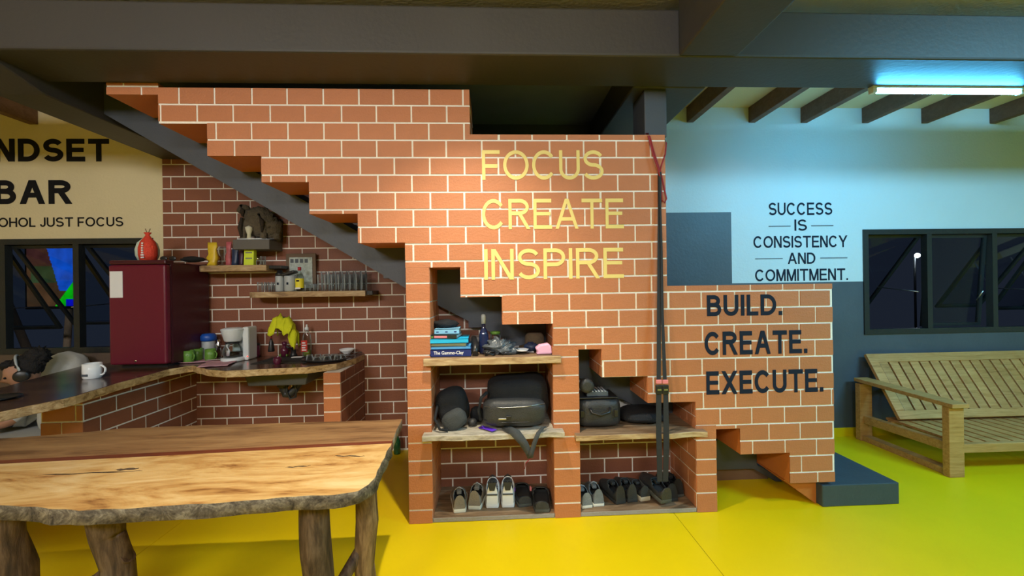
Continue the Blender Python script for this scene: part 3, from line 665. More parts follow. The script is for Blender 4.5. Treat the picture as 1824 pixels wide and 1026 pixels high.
# things lying on the fridge
def box_rot(name, c, size, rz, m, label, cat, bevel=.003, group=None):
    o = MB().box((-size[0]/2, -size[1]/2, 0), (size[0]/2, size[1]/2, size[2]), m).build(name, loc=c, bevel=bevel); o.rotation_euler = (0, 0, rz); tag(o, label, cat, group); return o
p = at(338, 462, Y=.9)
pouch = MB().blob((0, 0, .022), (.10, .05, .024), 'black_cloth', amp=.25, seed=2).build('pouch', loc=(p.x-.01, .95, 1.752)); tag(pouch, 'flat black pouch lying on the fridge top', 'pouch')
sg = empty('sunglasses', (-2.60, .80, 1.752), 'dark folded sunglasses on the fridge beside the garlic bag', 'glasses')
for k in (-1, 1): MB().blob((-2.60+k*.035, .80, 1.772), (.03, .006, .02), 'black_plastic', 12, 8).build('lens', sg)
MB().tube([(-2.64, .80, 1.785), (-2.56, .80, 1.785)], .003, 'black_plastic', 6).build('bridge', sg)
MB().tube([(-2.66, .80, 1.78), (-2.65, .9, 1.776)], .003, 'black_plastic', 6).build('temple', sg)

ORD = ['first', 'second', 'third', 'fourth', 'fifth', 'sixth', 'seventh', 'eighth']
# ------------------------------------------------------------------ wall shelves behind the bar
def wshelf(x0, x1, z, th, label, seed):
    fr_ = [(x0+(x1-x0)*i/14, .955+.010*noise.noise(Vector((i*.6, seed, 0)))) for i in range(15)]
    fr_[0] = (x0, 1.0)
    e = empty('wall_shelf', ((x0+x1)/2, YB-.1, z), label, 'shelf')
    MB().prism(fr_+[(x1, YB), (x0-.02, YB)], 'shelf_wood', 'z', z-th, z).build('board', e, bevel=.005)
    return e
sA = wshelf(-2.50, -1.91, 1.722, .052, 'upper live edge wall shelf with packets, above the bar', 1)
MB().box((-1.908, .99, 1.69), (-1.80, 1.15, 1.718), 'black_plastic').build('bracket', sA, bevel=.004)
sB = wshelf(-2.08, -1.07, 1.488, .050, 'lower wall shelf with drinking glasses, under the diagonal stair', 2)
MB().box((-1.068, .98, 1.447), (-1.015, YB, 1.485), 'black_plastic').build('bracket', sB, bevel=.003)
ZA, ZB = 1.722, 1.488
# packets on the upper shelf
def pack(px0, px1, ptop, Y, z, depth, m, label, name='packet', cat='packet', top=.7, amp=.004, seed=0):
    a = at(px0, ptop, Y=Y); b = at(px1, ptop, Y=Y); h = a.z-z
    mb = MB(); n = 7; k = 6; rings = []
    for j in range(k+1):
        t = j/k; wd = (b.x-a.x)/2*(1-(1-top)*.25*t); dd = depth/2*(1-(1-.15)*t**2)
        ring = []
        for i in range(12):
            an = 2*PI*i/12; cx_, sx_ = math.cos(an), math.sin(an)
            x = wd*abs(cx_)**.5*(1 if cx_ > 0 else -1); y = dd*abs(sx_)**.5*(1 if sx_ > 0 else -1)
            q = amp*noise.noise(Vector((x*30, y*30+seed, t*5)))
            ring.append(mb.bm.verts.new(((a.x+b.x)/2+x+q, Y+y+q, z+.0005+h*t)))
        rings.append(ring)
    for r0, r1 in zip(rings, rings[1:]):
        for i in range(12): mb.face([r0[i], r0[(i+1) % 12], r1[(i+1) % 12], r1[i]], m, True)
    mb.face(rings[0][::-1], m); mb.face(rings[-1], m)
    o = mb.build(name); tag(o, label, cat); return o
pack(370, 387, 432, 1.03, ZA, .05, 'pack_yellow', 'crumpled yellow packet at the left end of the upper shelf', amp=.012)
pack(403, 412, 431, 1.08, ZA, .04, 'pack_pink', 'pink patterned packet behind the wine glass on the upper shelf', amp=.006, seed=3)
pack(414, 425, 440, 1.06, ZA, .05, 'pack_navy', 'dark navy packet in the middle of the upper shelf', amp=.006, seed=5)
pack(426, 434, 447, 1.08, ZA, .04, 'pack_plum', 'plum coloured packet left of the lime box', amp=.003, seed=7)
lc = at(445, 441, Y=1.02)
lb = empty('tea_box', (lc.x, 1.02, ZA), 'lime yellow box standing upright on the upper shelf', 'box')
MB().prism([(lc.x-.044, ZA), (lc.x+.040, ZA), (lc.x+.046, lc.z), (lc.x-.036, lc.z)], 'lime_card', 'y', 1.0, 1.045).build('carton', lb, bevel=.003); lbc = list(lb.children)[0]
for k_, z_ in ((0, .145), (1, .105), (2, .055)): box1('print_band', (lc.x-.025, .9985, ZA+z_), (lc.x+.03, 1.0, ZA+z_+.012), 'book_olive', lbc)
def glass_obj(name, x, y, z, r, h, label, cat, group=None, m='clear_glass', prof=None):
    e = empty(name, (x, y, z), label, cat, group)
    pr = prof or [(r*.82, .001), (r*.86, .01), (r, h), (r*.96, h), (r*.80, .014), (0, .012)]
    MB().lathe(pr, m, (x, y, z), 18, caps=False).build('bowl' if prof else 'tumbler_body', e)
    return e
q = at(396, 472, Y=1.0)
glass_obj('wine_glass', q.x, 1.0, ZA, .03, .16, 'clear stemmed glass beside the yellow packet', 'glass', prof=[(.028, .001), (.028, .004), (.005, .010), (.004, .075), (.022, .09), (.031, .12), (.026, .165), (.024, .165), (.028, .12), (.018, .094)])
q = at(460, 471, Y=1.0)
sh = empty('shaker', (q.x, 1.0, ZA), 'small glass shaker with metal top right of the lime box', 'shaker')
MB().lathe([(.014, 0), (.016, .03), (.012, .045)], 'clear_glass', (q.x, 1.0, ZA+.001), 14).build('jar', sh)
MB().lathe([(.013, 0), (.014, .012), (.008, .026), (0, .028)], 'chrome', (q.x, 1.0, ZA+.046), 14).build('cap', sh)
q = at(470, 471, Y=1.05)
glass_obj('glass', q.x, 1.04, ZA, .022, .08, 'small plain glass at the right end of the upper shelf', 'glass')
# lower shelf: short glasses, canisters, gin bottle, tall glasses
for i, px in enumerate((463, 469, 475, 481, 487)):
    q = at(px, 518, Y=1.0+.03*(i % 2))
    e = glass_obj('shot_glass', q.x, 1.0+.05*(i % 2), ZB, .021, .085-.005*(i % 2), ORD[i]+' from the left of the short glasses at the left end of the lower shelf', 'glass', 'short glasses on the lower shelf')
for px, y, wd, lab in ((499, 1.02, .036, 'grey canister with black lid, left of the pair on the lower shelf'), (517, 1.0, .046, 'wider grey canister with tilted black lid beside the yellow label bottle')):
    q = at(px, 518, Y=y); e = empty('canister', (q.x, y, ZB), lab, 'canister')
    MB().lathe([(wd*.9, .001), (wd, .01), (wd, .13), (wd*.95, .138)], 'canister_grey', (q.x, y, ZB), 20).build('can', e)
    if wd < .04: MB().lathe([(wd, .138), (wd*1.02, .16), (wd*.7, .17), (wd*.5, .19)], 'black_plastic', (q.x, y, ZB), 20).build('lid', e)
    else:
        T = Matrix.Translation((q.x, y, ZB+.148)) @ Matrix.Rotation(-.28, 4, 'Y')
        MB().box((-.055, -.04, 0), (.055, .04, .024), 'black_plastic', T=T).build('lid', e, bevel=.006)
    box1('print', (q.x-.008, y-wd-.001, ZB+.06), (q.x+.008, y-wd+.003, ZB+.08), 'letter_navy', e)
q = at(534, 518, Y=.985)
gbt = empty('gin_bottle', (q.x, .985, ZB), 'clear spirit bottle with yellow label and red cap on the lower shelf', 'bottle')
MB().lathe([(.030, .001), (.033, .006), (.033, .125), (.028, .145), (.013, .165), (.011, .185)], 'bottle_clear', (q.x, .985, ZB), 20).build('glass_body', gbt)
gfl = MB().lathe([(.0345, .03), (.0345, .112)], 'label_yellow', (q.x, .985, ZB), 20, caps=False).build('front_label', gbt)
MB().lathe([(.014, .183), (.014, .212), (0, .213)], 'cap_red', (q.x, .985, ZB), 16).build('cap', gbt)
box1('label_print', (q.x-.012, .9485, ZB+.085), (q.x+.012, .9505, ZB+.098), 'letter_black', gfl)
box1('label_base', (q.x-.022, .9495, ZB+.02), (q.x+.022, .9525, ZB+.034), 'paper_white', gfl)
for i, (px, y, r, h) in enumerate(((548, .99, .026, .055), (557, 1.03, .028, .065), (562, .985, .02, .06))):
    q = at(px, 518, Y=y); glass_obj('small_glass', q.x, y, ZB, r, h, ORD[i]+' from the left of the low round glasses beside the yellow label bottle', 'glass', 'low round glasses on the lower shelf')
for i, px in enumerate((571, 583, 595, 607, 618, 628, 639, 649)):
    y = .995
    q = at(px, 518, Y=y); glass_obj('tall_glass', q.x, y, ZB, .026, .145, ORD[i]+' from the left of the front row of tall glasses', 'glass', 'tall glasses, front row')
for i, px in enumerate((577, 590, 602, 614, 626, 638, 648)):
    y = 1.085
    q = at(px, 515, Y=y); glass_obj('tall_glass', q.x, y, ZB, .026, .175, ORD[i]+' from the left of the back row of taller glasses', 'glass', 'tall glasses, back row')
# framed collage
a = at(510, 452, Y=1.12); b = at(563, 453, Y=1.12)
pf_ = empty('picture_frame', ((a.x+b.x)/2, 1.12, ZB), 'brown framed print leaning on the wall behind the bottle', 'picture')
MB().box((a.x, 1.11, ZB+.001), (b.x, 1.13, a.z), 'frame_brown').build('frame', pf_, bevel=.004)
box1('print', (a.x+.032, 1.107, ZB+.03), (b.x-.03, 1.1095, a.z-.035), 'collage', pf_)
for k in range(4): box1('print_block', (a.x+.042+k*.042, 1.1055, a.z-.085), (a.x+.070+k*.042, 1.107, a.z-.05), 'slate_paint', pf_)
# corbel with sculpture
cb = empty('corbel', (-2.02, 1.05, 1.85), 'dark grey concrete corbel holding the animal sculpture', 'corbel')
MB().box((-2.185, .95, 1.856), (-1.878, YB, 1.942), 'corbel_grey').build('ledge', cb, bevel=.006)
cv = [(-1.878, 1.942)] + [(-1.878-.16*(1-math.cos(t*PI/2/8))-.0, 1.942+.24*(1-math.sin((8-t)*PI/2/8))) for t in range(0, 1)]
mb = MB(); poly = [(.96, 1.942)]+[(.96+.20*math.sin(t*PI/16), 1.942+.20*(1-math.cos(t*PI/16))) for t in range(1, 9)]+[(YB-.002, 2.16), (YB-.002, 1.942)]
mb.prism(poly, 'stair_paint', 'x', -1.90, -1.872); mb.build('side_cheek', cb)
an = empty('animal_sculpture', (-2.03, 1.04, 1.942), 'shaggy grey brown animal sculpture with pale front, on the corbel', 'sculpture')
bx, by, bz = -2.02, 1.05, 1.945
MB().blob((bx+.0, by, bz+.16), (.135, .085, .135), 'hide', 24, 18, amp=.25, fr=7, seed=4).blob((bx+.085, by+.02, bz+.11), (.10, .075, .11), 'hide', 20, 14, amp=.25, fr=7, seed=5).blob((bx-.12, by-.01, bz+.27), (.05, .05, .045), 'hide', 16, 12, amp=.3, seed=6)\
    .tube([(bx-.10, by-.03, bz+.16), (bx-.105, by-.045, bz+.06), (bx-.105, by-.05, bz+.0)], [.035, .025, .028], 'hide').tube([(bx+.065, by-.03, bz+.14), (bx+.07, by-.05, bz+.06), (bx+.065, by-.05, bz)], [.04, .026, .030], 'hide')\
    .tube([(bx+.14, by+.02, bz+.08), (bx+.15, by, bz)], [.04, .03], 'hide').build('body', an, weld=False)
for pts_, rs_ in (([(bx-.125, by-.045, bz+.30), (bx-.10, by-.07, bz+.25), (bx-.10, by-.065, bz+.2)], [.012, .018, .008]), ([(bx+.04, by-.075, bz+.22), (bx+.075, by-.085, bz+.15), (bx+.07, by-.075, bz+.06)], [.010, .018, .008]), ([(bx-.10, by-.075, bz+.19), (bx-.115, by-.08, bz+.1), (bx-.105, by-.075, bz+.02)], [.010, .018, .010])):
    MB().tube(pts_, rs_, 'hide_dark').build('dark_tuft', an, weld=False)
MB().lathe([(.0, .0), (.018, .002), (.014, .04), (.026, .075), (.030, .10), (.0, .118)], 'bone', (bx-.035, by-.085, bz+.002), 14).build('pale_muzzle', an)
fo = MB().blob((bx-.02, by-.03, bz+.002), (.145, .07, .012), 'foil', 30, 6, amp=.5, fr=12, seed=9).build('foil_sheet'); tag(fo, 'crumpled silver foil under the animal sculpture', 'foil')

# ------------------------------------------------------------------ things on the counter
ZC = .905
def mug(x, y, z, r, h, m, label, group=None, hand=0):
    e = empty('mug', (x, y, z), label, 'mug', group)
    MB().lathe([(r*.86, .001), (r*.96, .008), (r*1.0, h*.5), (r*.97, h), (r*.88, h), (r*.9, h*.5), (r*.8, .012), (0, .012)], m, (x, y, z), 24, caps=False).build('cup', e)
    c_, s_ = math.cos(hand), math.sin(hand); pts = []
    for k in range(9):
        t = -PI/2+PI*k/8; d = r*.93+math.cos(t)*r*.62; pts.append((x+c_*d, y+s_*d, z+h*.52+math.sin(t)*h*.32))
    MB().tube(pts, r*.13, m, 8).build('handle', e)
    return e
q = at(154, 676, Z=ZC)
wm = mug(q.x, q.y+.04, ZC, .052, .105, 'white_ceramic', 'white mug with small dark print standing on the left wing of the bar', hand=.1)
box1('print', (q.x-.022, q.y-.013, ZC+.022), (q.x+.018, q.y-.009, ZC+.036), 'slate_paint', wm)
# tray and green mugs
q0 = at(345, 643, Z=ZC)
tr = MB().lathe([(0, .001), (.15, .001), (.185, .012), (.183, .015), (.148, .005), (0, .005)], 'pink_cloth', (-2.50, .93, ZC), 30, sx=1.0, sy=.62).build('tray'); tag(tr, 'pale pink oval tray under the green mugs', 'tray')
for px, y, hd, lab in ((336, .87, -.3, 'left green textured mug on the tray'), (352, .98, 2.9, 'middle green mug behind the other two'), (375, .93, -.2, 'right green mug next to the coffee maker')):
    q = at(px, 640, Y=y); mug(q.x, y, ZC+.006, .040, .098, 'green_mug', lab, hand=hd)
q = at(372, 640, Y=1.06)
jar = empty('storage_jar', (q.x, 1.06, ZC), 'blue lidded plastic jar behind the green mugs', 'jar')
MB().lathe([(.046, .001), (.050, .01), (.050, .15), (.045, .16)], 'canister_grey', (q.x, 1.06, ZC), 20).build('container', jar)
MB().lathe([(.052, .158), (.060, .17), (.060, .20), (.050, .215), (.044, .222), (0, .224)], 'blue_lid', (q.x, 1.06, ZC), 20).build('lid', jar)
q = at(388, 640, Y=1.06)
st_ = empty('pepper_mill', (q.x, 1.07, ZC), 'chrome and glass pepper mill between the mugs and coffee maker', 'mill')
MB().lathe([(.022, .001), (.024, .05), (.018, .09)], 'clear_glass', (q.x, 1.07, ZC), 16).build('jar', st_)
MB().lathe([(.02, .09), (.022, .12), (.012, .14), (.014, .165), (0, .17)], 'chrome', (q.x, 1.07, ZC), 16).build('top', st_)
# coffee maker
q = at(417, 638, Y=.93); X0 = q.x
cm = empty('coffee_maker', (X0, .95, ZC), 'white drip coffee maker with glass jug on the counter', 'coffee maker')
MB().lathe([(.085, .001), (.09, .006), (.088, .03), (.07, .034)], 'white_plastic', (X0, .92, ZC), 28).build('hotplate_base', cm)
box1('water_tank', (X0+.068, .93, ZC+.001), (X0+.120, 1.06, ZC+.285), 'white_plastic', cm, bevel=.012)
box1('back_panel', (X0-.06, 1.0, ZC+.001), (X0+.06, 1.06, ZC+.20), 'white_plastic', cm, bevel=.008)
MB().lathe([(.055, .165), (.065, .175), (.086, .255), (.088, .262), (.082, .268)], 'white_plastic', (X0-.005, .93, ZC), 28).build('filter_basket', cm)
MB().lathe([(.09, .262), (.088, .272), (.06, .282), (0, .284)], 'white_plastic', (X0-.005, .93, ZC), 28).build('lid', cm)
cjug = MB().lathe([(.062, .036), (.072, .06), (.070, .10), (.05, .14), (.045, .155)], 'bottle_clear', (X0-.005, .92, ZC), 26).build('jug', cm)
MB().lathe([(.060, .038), (.070, .06), (.069, .078), (0, .079)], 'coffee', (X0-.005, .92, ZC), 26).build('coffee', cjug)
MB().lathe([(.05, .148), (.052, .158), (0, .163)], 'black_plastic', (X0-.005, .92, ZC), 26).build('jug_lid', cjug)
MB().tube([(X0+.0, .855, ZC+.145), (X0+.02, .825, ZC+.14), (X0+.025, .82, ZC+.10), (X0+.01, .838, ZC+.06)], .013, 'white_plastic', 8, flat=.8).build('jug_handle', cjug)
box1('switch_light', (X0+.108, .927, ZC+.03), (X0+.117, .931, ZC+.038), 'led_red', cm)
# pink towel
def cloth(name, quad, z, m, label, cat, nx=14, ny=10, amp=.006, fr=18, th=.002, hang=None, parent=None):
    bm = bmesh.new(); vs = []
    for i in range(nx+1):
        row = []
        for j in range(ny+1):
            u, v = i/nx, j/ny
            p = Vector(quad[0]).lerp(Vector(quad[1]), u).lerp(Vector(quad[3]).lerp(Vector(quad[2]), u), v)
            p.z += amp*(1+noise.noise(Vector((p.x*fr, p.y*fr, 1.3))))
            row.append(bm.verts.new(p))
        vs.append(row)
    for i in range(nx):
        for j in range(ny):
            f = bm.faces.new([vs[i][j], vs[i+1][j], vs[i+1][j+1], vs[i][j+1]]); f.smooth = True
    me = D.meshes.new(name); bm.to_mesh(me); bm.free(); me.materials.append(MATS[m])
    o = D.objects.new(name, me); C.objects.link(o)
    so = o.modifiers.new('s', 'SOLIDIFY'); so.thickness = th; so.offset = 1
    if parent: me.transform(Matrix.Translation(-parent.location)); o.parent = parent
    elif label: tag(o, label, cat)
    return o
qa, qb, qc, qd = at(350, 656, Z=ZC+.002), at(405, 652, Z=ZC+.002), at(432, 640, Z=ZC+.002), at(372, 644, Z=ZC+.002)
cloth('dish_towel', [qa, qb, qc, qd], ZC, 'pink_cloth', 'folded pink checked dish towel on the counter edge', 'towel')
box_rot('knife', (qd.x+.08, qd.y-.02, ZC+.018), (.16, .012, .006), .15, 'steel', 'metal knife lying on the pink towel', 'cutlery')
# faucet with yellow cloth
q = at(523, 632, Y=1.08); fx = q.x
fc = empty('faucet', (fx, 1.08, ZC), 'tall black arched faucet with pull down spray head behind the sink', 'faucet')
MB().lathe([(.03, .001), (.03, .02), (.022, .03), (.020, .06)], 'black_plastic', (fx, 1.08, ZC), 18).build('base', fc)
pts = [(fx, 1.08, ZC+.05), (fx, 1.08, ZC+.25)]+[(fx-.085+.085*math.cos(t*PI/8), 1.08-.03*t/8, ZC+.25+.10*math.sin(t*PI/8)) for t in range(1, 9)]
pts.append((fx-.17, 1.04, ZC+.22))
MB().tube(pts, .013, 'black_plastic', 12).build('spout', fc)
fhose = MB().tube([(fx-.17, 1.04, ZC+.22), (fx-.172, 1.04, ZC+.16)], .006, 'cord_red', 8).build('hose', fc)
MB().lathe([(.026, .0), (.027, .01), (.017, .08), (.010, .10), (.010, .115)], 'black_plastic', (fx-.172, 1.04, ZC+.055), 16).build('spray_head', fhose)
MB().tube([(fx, 1.06, ZC+.07), (fx-.04, 1.03, ZC+.10)], .008, 'black_plastic', 8).build('lever', fc)
# yellow cloth draped over the arch
bm = bmesh.new(); vs = []
for i in range(19):
    t = -.10+i/18*1.0
    row = []
    for j in range(11):
        s_ = j/10-.5
        ang = t*PI; X = fx-.080+.102*math.cos(ang*.86+.05); Z = ZC+.255+.118*max(-.3, math.sin(ang*.86+.05))
        if t < 0: X = fx+.022-.3*t; Z = ZC+.262+t*.6
        dz = -abs(s_)**1.2*.30-.02*math.sin(i*.9+j); yy = 1.055+s_*.085
        fold = .012*math.sin(i*1.3+j*.4)
        row.append(bm.verts.new((X+fold, yy-(.03 if j < 5 else 0), Z+dz+.01*math.sin(i*2.1))))
    vs.append(row)
for i in range(18):
    for j in range(10):
        f = bm.faces.new([vs[i][j], vs[i+1][j], vs[i+1][j+1], vs[i][j+1]]); f.smooth = True
me = D.meshes.new('cleaning_cloth'); bm.to_mesh(me); bm.free(); me.materials.append(MATS['yellow_cloth'])
yc = D.objects.new('cleaning_cloth', me); C.objects.link(yc); m_ = yc.modifiers.new('s', 'SOLIDIFY'); m_.thickness = .004; m_.offset = 1
tag(yc, 'bright yellow cleaning cloth draped over the faucet arch', 'cloth')
# soap bottle
q = at(547, 628, Y=1.08)
sb = empty('soap_bottle', (q.x, 1.08, ZC), 'clear dish soap bottle with red label and white cap', 'bottle')
MB().lathe([(.034, .001), (.038, .01), (.038, .13), (.032, .19), (.014, .225), (.012, .235)], 'bottle_clear', (q.x, 1.08, ZC), 20, sy=.7).build('bottle_body', sb)
MB().lathe([(.033, .005), (.035, .03), (.035, .055), (0, .056)], 'oil_green', (q.x, 1.08, ZC), 20, sy=.65).build('liquid', sb)
MB().lathe([(.016, .233), (.018, .255), (.008, .265), (.007, .285), (0, .287)], 'white_plastic', (q.x, 1.08, ZC), 16).build('cap', sb)
sbl = box1('front_label', (q.x-.038, 1.050, ZC+.045), (q.x+.016, 1.053, ZC+.145), 'red_plastic', sb)
for k in range(4): box1('label_print', (q.x-.030, 1.048, ZC+.055+k*.021), (q.x+.008-.008*(k % 2), 1.050, ZC+.066+k*.021), 'paper_white', sbl)
q = at(497, 637, Y=.98)
for px, m_, hh, lab in ((499, 'plum_glass', .10, 'plum coloured pump bottle at the sink rim'), (494, 'plum_glass', .055, 'round plum glass beside the sink')):
    y = 1.10 if hh > .08 else .70
    q = at(px, 640, Y=y)
    if hh > .08:
        q.x += .04; e = empty('pump_bottle', (q.x, y, ZC), lab, 'bottle')
        MB().lathe([(.03, .001), (.032, .07), (.015, .085), (.015, .10), (.02, .105), (.02, .13), (0, .135)], m_, (q.x, y, ZC), 18).build('bottle_body', e)
    else:
        e = glass_obj('round_glass', q.x, y, ZC, .028, .06, lab, 'glass', m='plum_glass', prof=[(.02, .001), (.03, .02), (.032, .04), (.024, .062), (.022, .06), (.028, .04), (.018, .01)])
q = at(508, 632, Y=1.12); sp_ = MB().box((-.035, -.02, 0), (.035, .02, .022), 'green_mug').build('sponge', loc=(q.x, 1.1, ZC+.001), bevel=.005); tag(sp_, 'green sponge beside the faucet base', 'sponge')
q = at(530, 637, Z=ZC); box_rot('soap_dish', (q.x, q.y, ZC+.001), (.09, .05, .008), .1, 'paper_white', 'small white dish lying right of the sink', 'dish')
# black tray with glasses
q = at(577, 637, Z=ZC)
TX, TY = -1.36, .82
bt = MB().lathe([(0, .001), (.17, .001), (.20, .018), (.198, .022), (.168, .006), (0, .006)], 'black_plastic', (TX, TY, ZC), 30, sx=.95, sy=.6).build('serving_tray'); tag(bt, 'black oval tray of upturned glasses at the right end of the counter', 'tray')
for i, (dx, dy, r, h) in enumerate(((-.12, -.02, .03, .05), (-.075, .03, .032, .045), (-.05, -.045, .034, .035), (-.005, .02, .034, .045), (.03, -.04, .033, .04), (.06, .02, .034, .045), (.105, -.01, .033, .045), (.13, .035, .026, .04))):
    glass_obj('upturned_glass', TX+dx, TY+dy, ZC+.007, r, h, ORD[i]+' from the left of the glasses upside down on the black tray', 'glass', 'glasses drying on the black tray', prof=[(r, .001), (r*.8, h), (0, h), (0, h-.003), (r*.74, h-.003), (r*.95, .001)])
q = at(605, 622, Y=1.08)
bwl = MB().lathe([(.03, .001), (.032, .006), (.055, .025), (.065, .042), (.062, .042), (.05, .026), (.025, .01), (0, .01)], 'white_ceramic', (-1.275, 1.06, ZC+.02), 26, caps=False).build('bowl'); tag(bwl, 'white ceramic bowl on the rack at the end of the counter', 'bowl')
dr = empty('dish_rack', (-1.26, 1.05, ZC), 'low wire dish rack under the white bowl', 'rack')
for k in range(6): MB().tube([(-1.37+k*.04, .98, ZC+.015), (-1.37+k*.04, 1.14, ZC+.015)], .003, 'steel', 6).build('wire', dr)
for y in (.98, 1.14): MB().tube([(-1.37, y, ZC+.004), (-1.37, y, ZC+.018), (-1.17, y, ZC+.018), (-1.17, y, ZC+.004)], .003, 'steel', 6).build('rail', dr)
q = at(455, 622, Y=1.1); kt = empty('kettle', (q.x, 1.08, ZC), 'dark smoked glass jug standing behind the coffee maker', 'jug')
MB().lathe([(.045, .001), (.05, .03), (.045, .11)], 'plum_glass', (q.x+.0, 1.08, ZC), 20).build('jug_body', kt)
MB().lathe([(.047, .11), (.047, .125), (0, .13)], 'black_plastic', (q.x, 1.08, ZC), 20).build('lid', kt)
q = at(8, 712, Z=ZC); pl = MB().lathe([(0, .001), (.07, .001), (.10, .012), (.098, .015), (.068, .005), (0, .005)], 'black_plastic', (q.x-.05, q.y, ZC), 28).build('plate'); tag(pl, 'black plate at the left frame edge on the bar top', 'plate')
# green bottle on the floor at the back wall
gx = at(707, 800, Y=1.08)
gbo = empty('beer_bottle', (gx.x, 1.09, 0), 'empty green glass bottle standing on the floor by the back wall', 'bottle')
MB().lathe([(.028, .001), (.031, .01), (.031, .11), (.014, .155), (.012, .20), (.014, .205), (.013, .21)], 'bottle_green', (gx.x, 1.09, 0), 18).build('bottle_body', gbo)

# ------------------------------------------------------------------ live edge table
tb = empty('dining_table', (-1.6, -.65, 0), 'rustic live edge slab table on trunk legs in the foreground', 'table')
ZT = .75
rear = [(-.480, -.255), (-.72, -.262), (-1.1, -.262), (-1.634, -.262), (-2.0, -.275), (-2.20, -.33), (-2.42, -.37), (-2.9, -.40), (-3.3, -.42)]
seam_b = [(-3.3, -.72), (-2.6, -.70), (-2.156, -.662), (-1.4, -.625), (-.9, -.595), (-.452, -.575)]
seam_f = [(-3.3, -.762), (-2.6, -.742), (-2.156, -.703), (-1.4, -.666), (-.9, -.633), (-.448, -.608)]
front = [(-.437, -.80), (-.427, -.93), (-.43, -1.01), (-.455, -1.05), (-.53, -1.072), (-.70, -1.080), (-.906, -1.098), (-1.15, -1.112), (-1.371, -1.118), (-1.55, -1.085), (-1.729, -1.05), (-2.1, -1.08), (-2.7, -1.12), (-3.3, -1.10)]
def rough(pts, a, s):
    out = []
    for i in range(len(pts)-1):
        p, q = Vector(pts[i]), Vector(pts[i+1])
        for k in range(6):
            v = p.lerp(q, k/6); d = q-p; nm = Vector((-d.y, d.x)).normalized()
            out.append(tuple(v+nm*a*noise.noise(Vector((v.x*12, v.y*12, s)))))
    out.append(pts[-1]); return out
def slab_mesh(poly, m, z0, z1, name, side='bark', lip=.012):
    mb = MB(); n = len(poly)
    top = [mb.bm.verts.new((x, y, z1)) for x, y in poly]; bot = []; mid = []
    c_ = Vector((sum(p[0] for p in poly)/n, sum(p[1] for p in poly)/n))
    for i, (x, y) in enumerate(poly):
        a_ = Vector(poly[i-1]); b_ = Vector(poly[(i+1) % n]); d = (b_-a_).normalized(); nm = Vector((d.y, -d.x))
        k = lip*(.6+.8*noise.noise(Vector((x*14, y*14, 2))))
        mid.append(mb.bm.verts.new((x-nm.x*k*.5, y-nm.y*k*.5, (z0+z1)/2)))
        bot.append(mb.bm.verts.new((x+nm.x*k*1.2, y+nm.y*k*1.2, z0)))
    mb.face(top, m); mb.face(bot[::-1], m)
    for i in range(n):
        j = (i+1) % n
        mb.face([top[i], mid[i], mid[j], top[j]], side, True); mb.face([mid[i], bot[i], bot[j], mid[j]], side, True)
    return mb.build(name, tb)
pa = [(-.448, -.608)]+rough([(-.448, -.608)]+front, .010, 1)[1:]+seam_f[:-1]
slab_mesh(pa[::-1], 'table_light', ZT-.046, ZT, 'plank')['label'] = 'pale honey front plank of the tabletop'
pb = rough(rear, .006, 2)+seam_b+[(-.470, -.42)]
slab_mesh(pb, 'table_brown', ZT-.044, ZT, 'plank', lip=.004)['label'] = 'darker brown rear plank of the tabletop'
slab_mesh(seam_b[:]+seam_f[::-1], 'red_strip', ZT-.042, ZT+.0005, 'inlay_strip', side='red_strip', lip=0)['label'] = 'dark red wooden strip between the planks'
for kx, ky, ka, kl, kw, lab in ((-1.50, -.80, .05, .045, .010, 'dark knot in the front plank'), (-1.62, -.825, .02, .20, .004, 'dark grain crack in the front plank'), (-.60, -.74, -.1, .07, .005, 'short brown crack in the front plank'), (-.78, -.83, .1, .05, .004, 'small brown crack in the front plank')):
    poly = [(kx+kl*math.cos(t*PI/8)*math.cos(ka)-kw*math.sin(t*PI/8)*math.sin(ka), ky+kl*math.cos(t*PI/8)*math.sin(ka)+kw*math.sin(t*PI/8)*math.cos(ka)+.004*math.sin(t*2.2)) for t in range(16)]
    MB().prism(poly, 'trunk_dark', 'z', ZT-.004, ZT+.0006).build('knot', tb)['label'] = lab
def trunk(pts, rs, m, name, seed, par, n=16, amp=.18):
    mb = MB(); rings = []; pv = [Vector(p) for p in pts]; K = 26
    for i in range(K+1):
        t = i/K*(len(pv)-1); a_ = min(int(t), len(pv)-2); f = t-a_; f = f*f*(3-2*f)
        c_ = pv[a_].lerp(pv[a_+1], f); r = rs[a_]*(1-f)+rs[a_+1]*f; ring = []
        dirv = (pv[a_+1]-pv[a_]).normalized()
        ux = Vector((1, 0, 0)) if abs(dirv.x) < .8 else Vector((0, 0, 1))
        e1 = dirv.cross(ux).normalized(); e2 = dirv.cross(e1).normalized()
        for k in range(n):
            an = 2*PI*k/n; q_ = 1+amp*noise.noise(Vector((math.cos(an)*1.6, math.sin(an)*1.6, c_.z*3+seed+c_.x*2)))+.06*noise.noise(Vector((math.cos(an)*6, math.sin(an)*6, c_.z*8+seed)))
            ring.append(mb.bm.verts.new(c_+(e1*math.cos(an)+e2*math.sin(an))*r*q_))
        rings.append(ring)
    for a_, b_ in zip(rings, rings[1:]):
        for k in range(n): mb.face([a_[k], a_[(k+1) % n], b_[(k+1) % n], b_[k]], m, True)
    mb.face(rings[0][::-1], m); mb.face(rings[-1], m)
    return mb.build(name, par)
zt = ZT-.044
trunk([(-.515, -.80, zt), (-.505, -.80, .5), (-.52, -.80, .3), (-.50, -.78, 0)], [.044, .046, .040, .042], 'trunk', 'leg', 1, tb)
trunk([(-.665, -.93, zt), (-.665, -.93, .45), (-.65, -.92, .25), (-.655, -.92, 0)], [.054, .058, .052, .056], 'trunk_dark', 'leg', 4, tb)
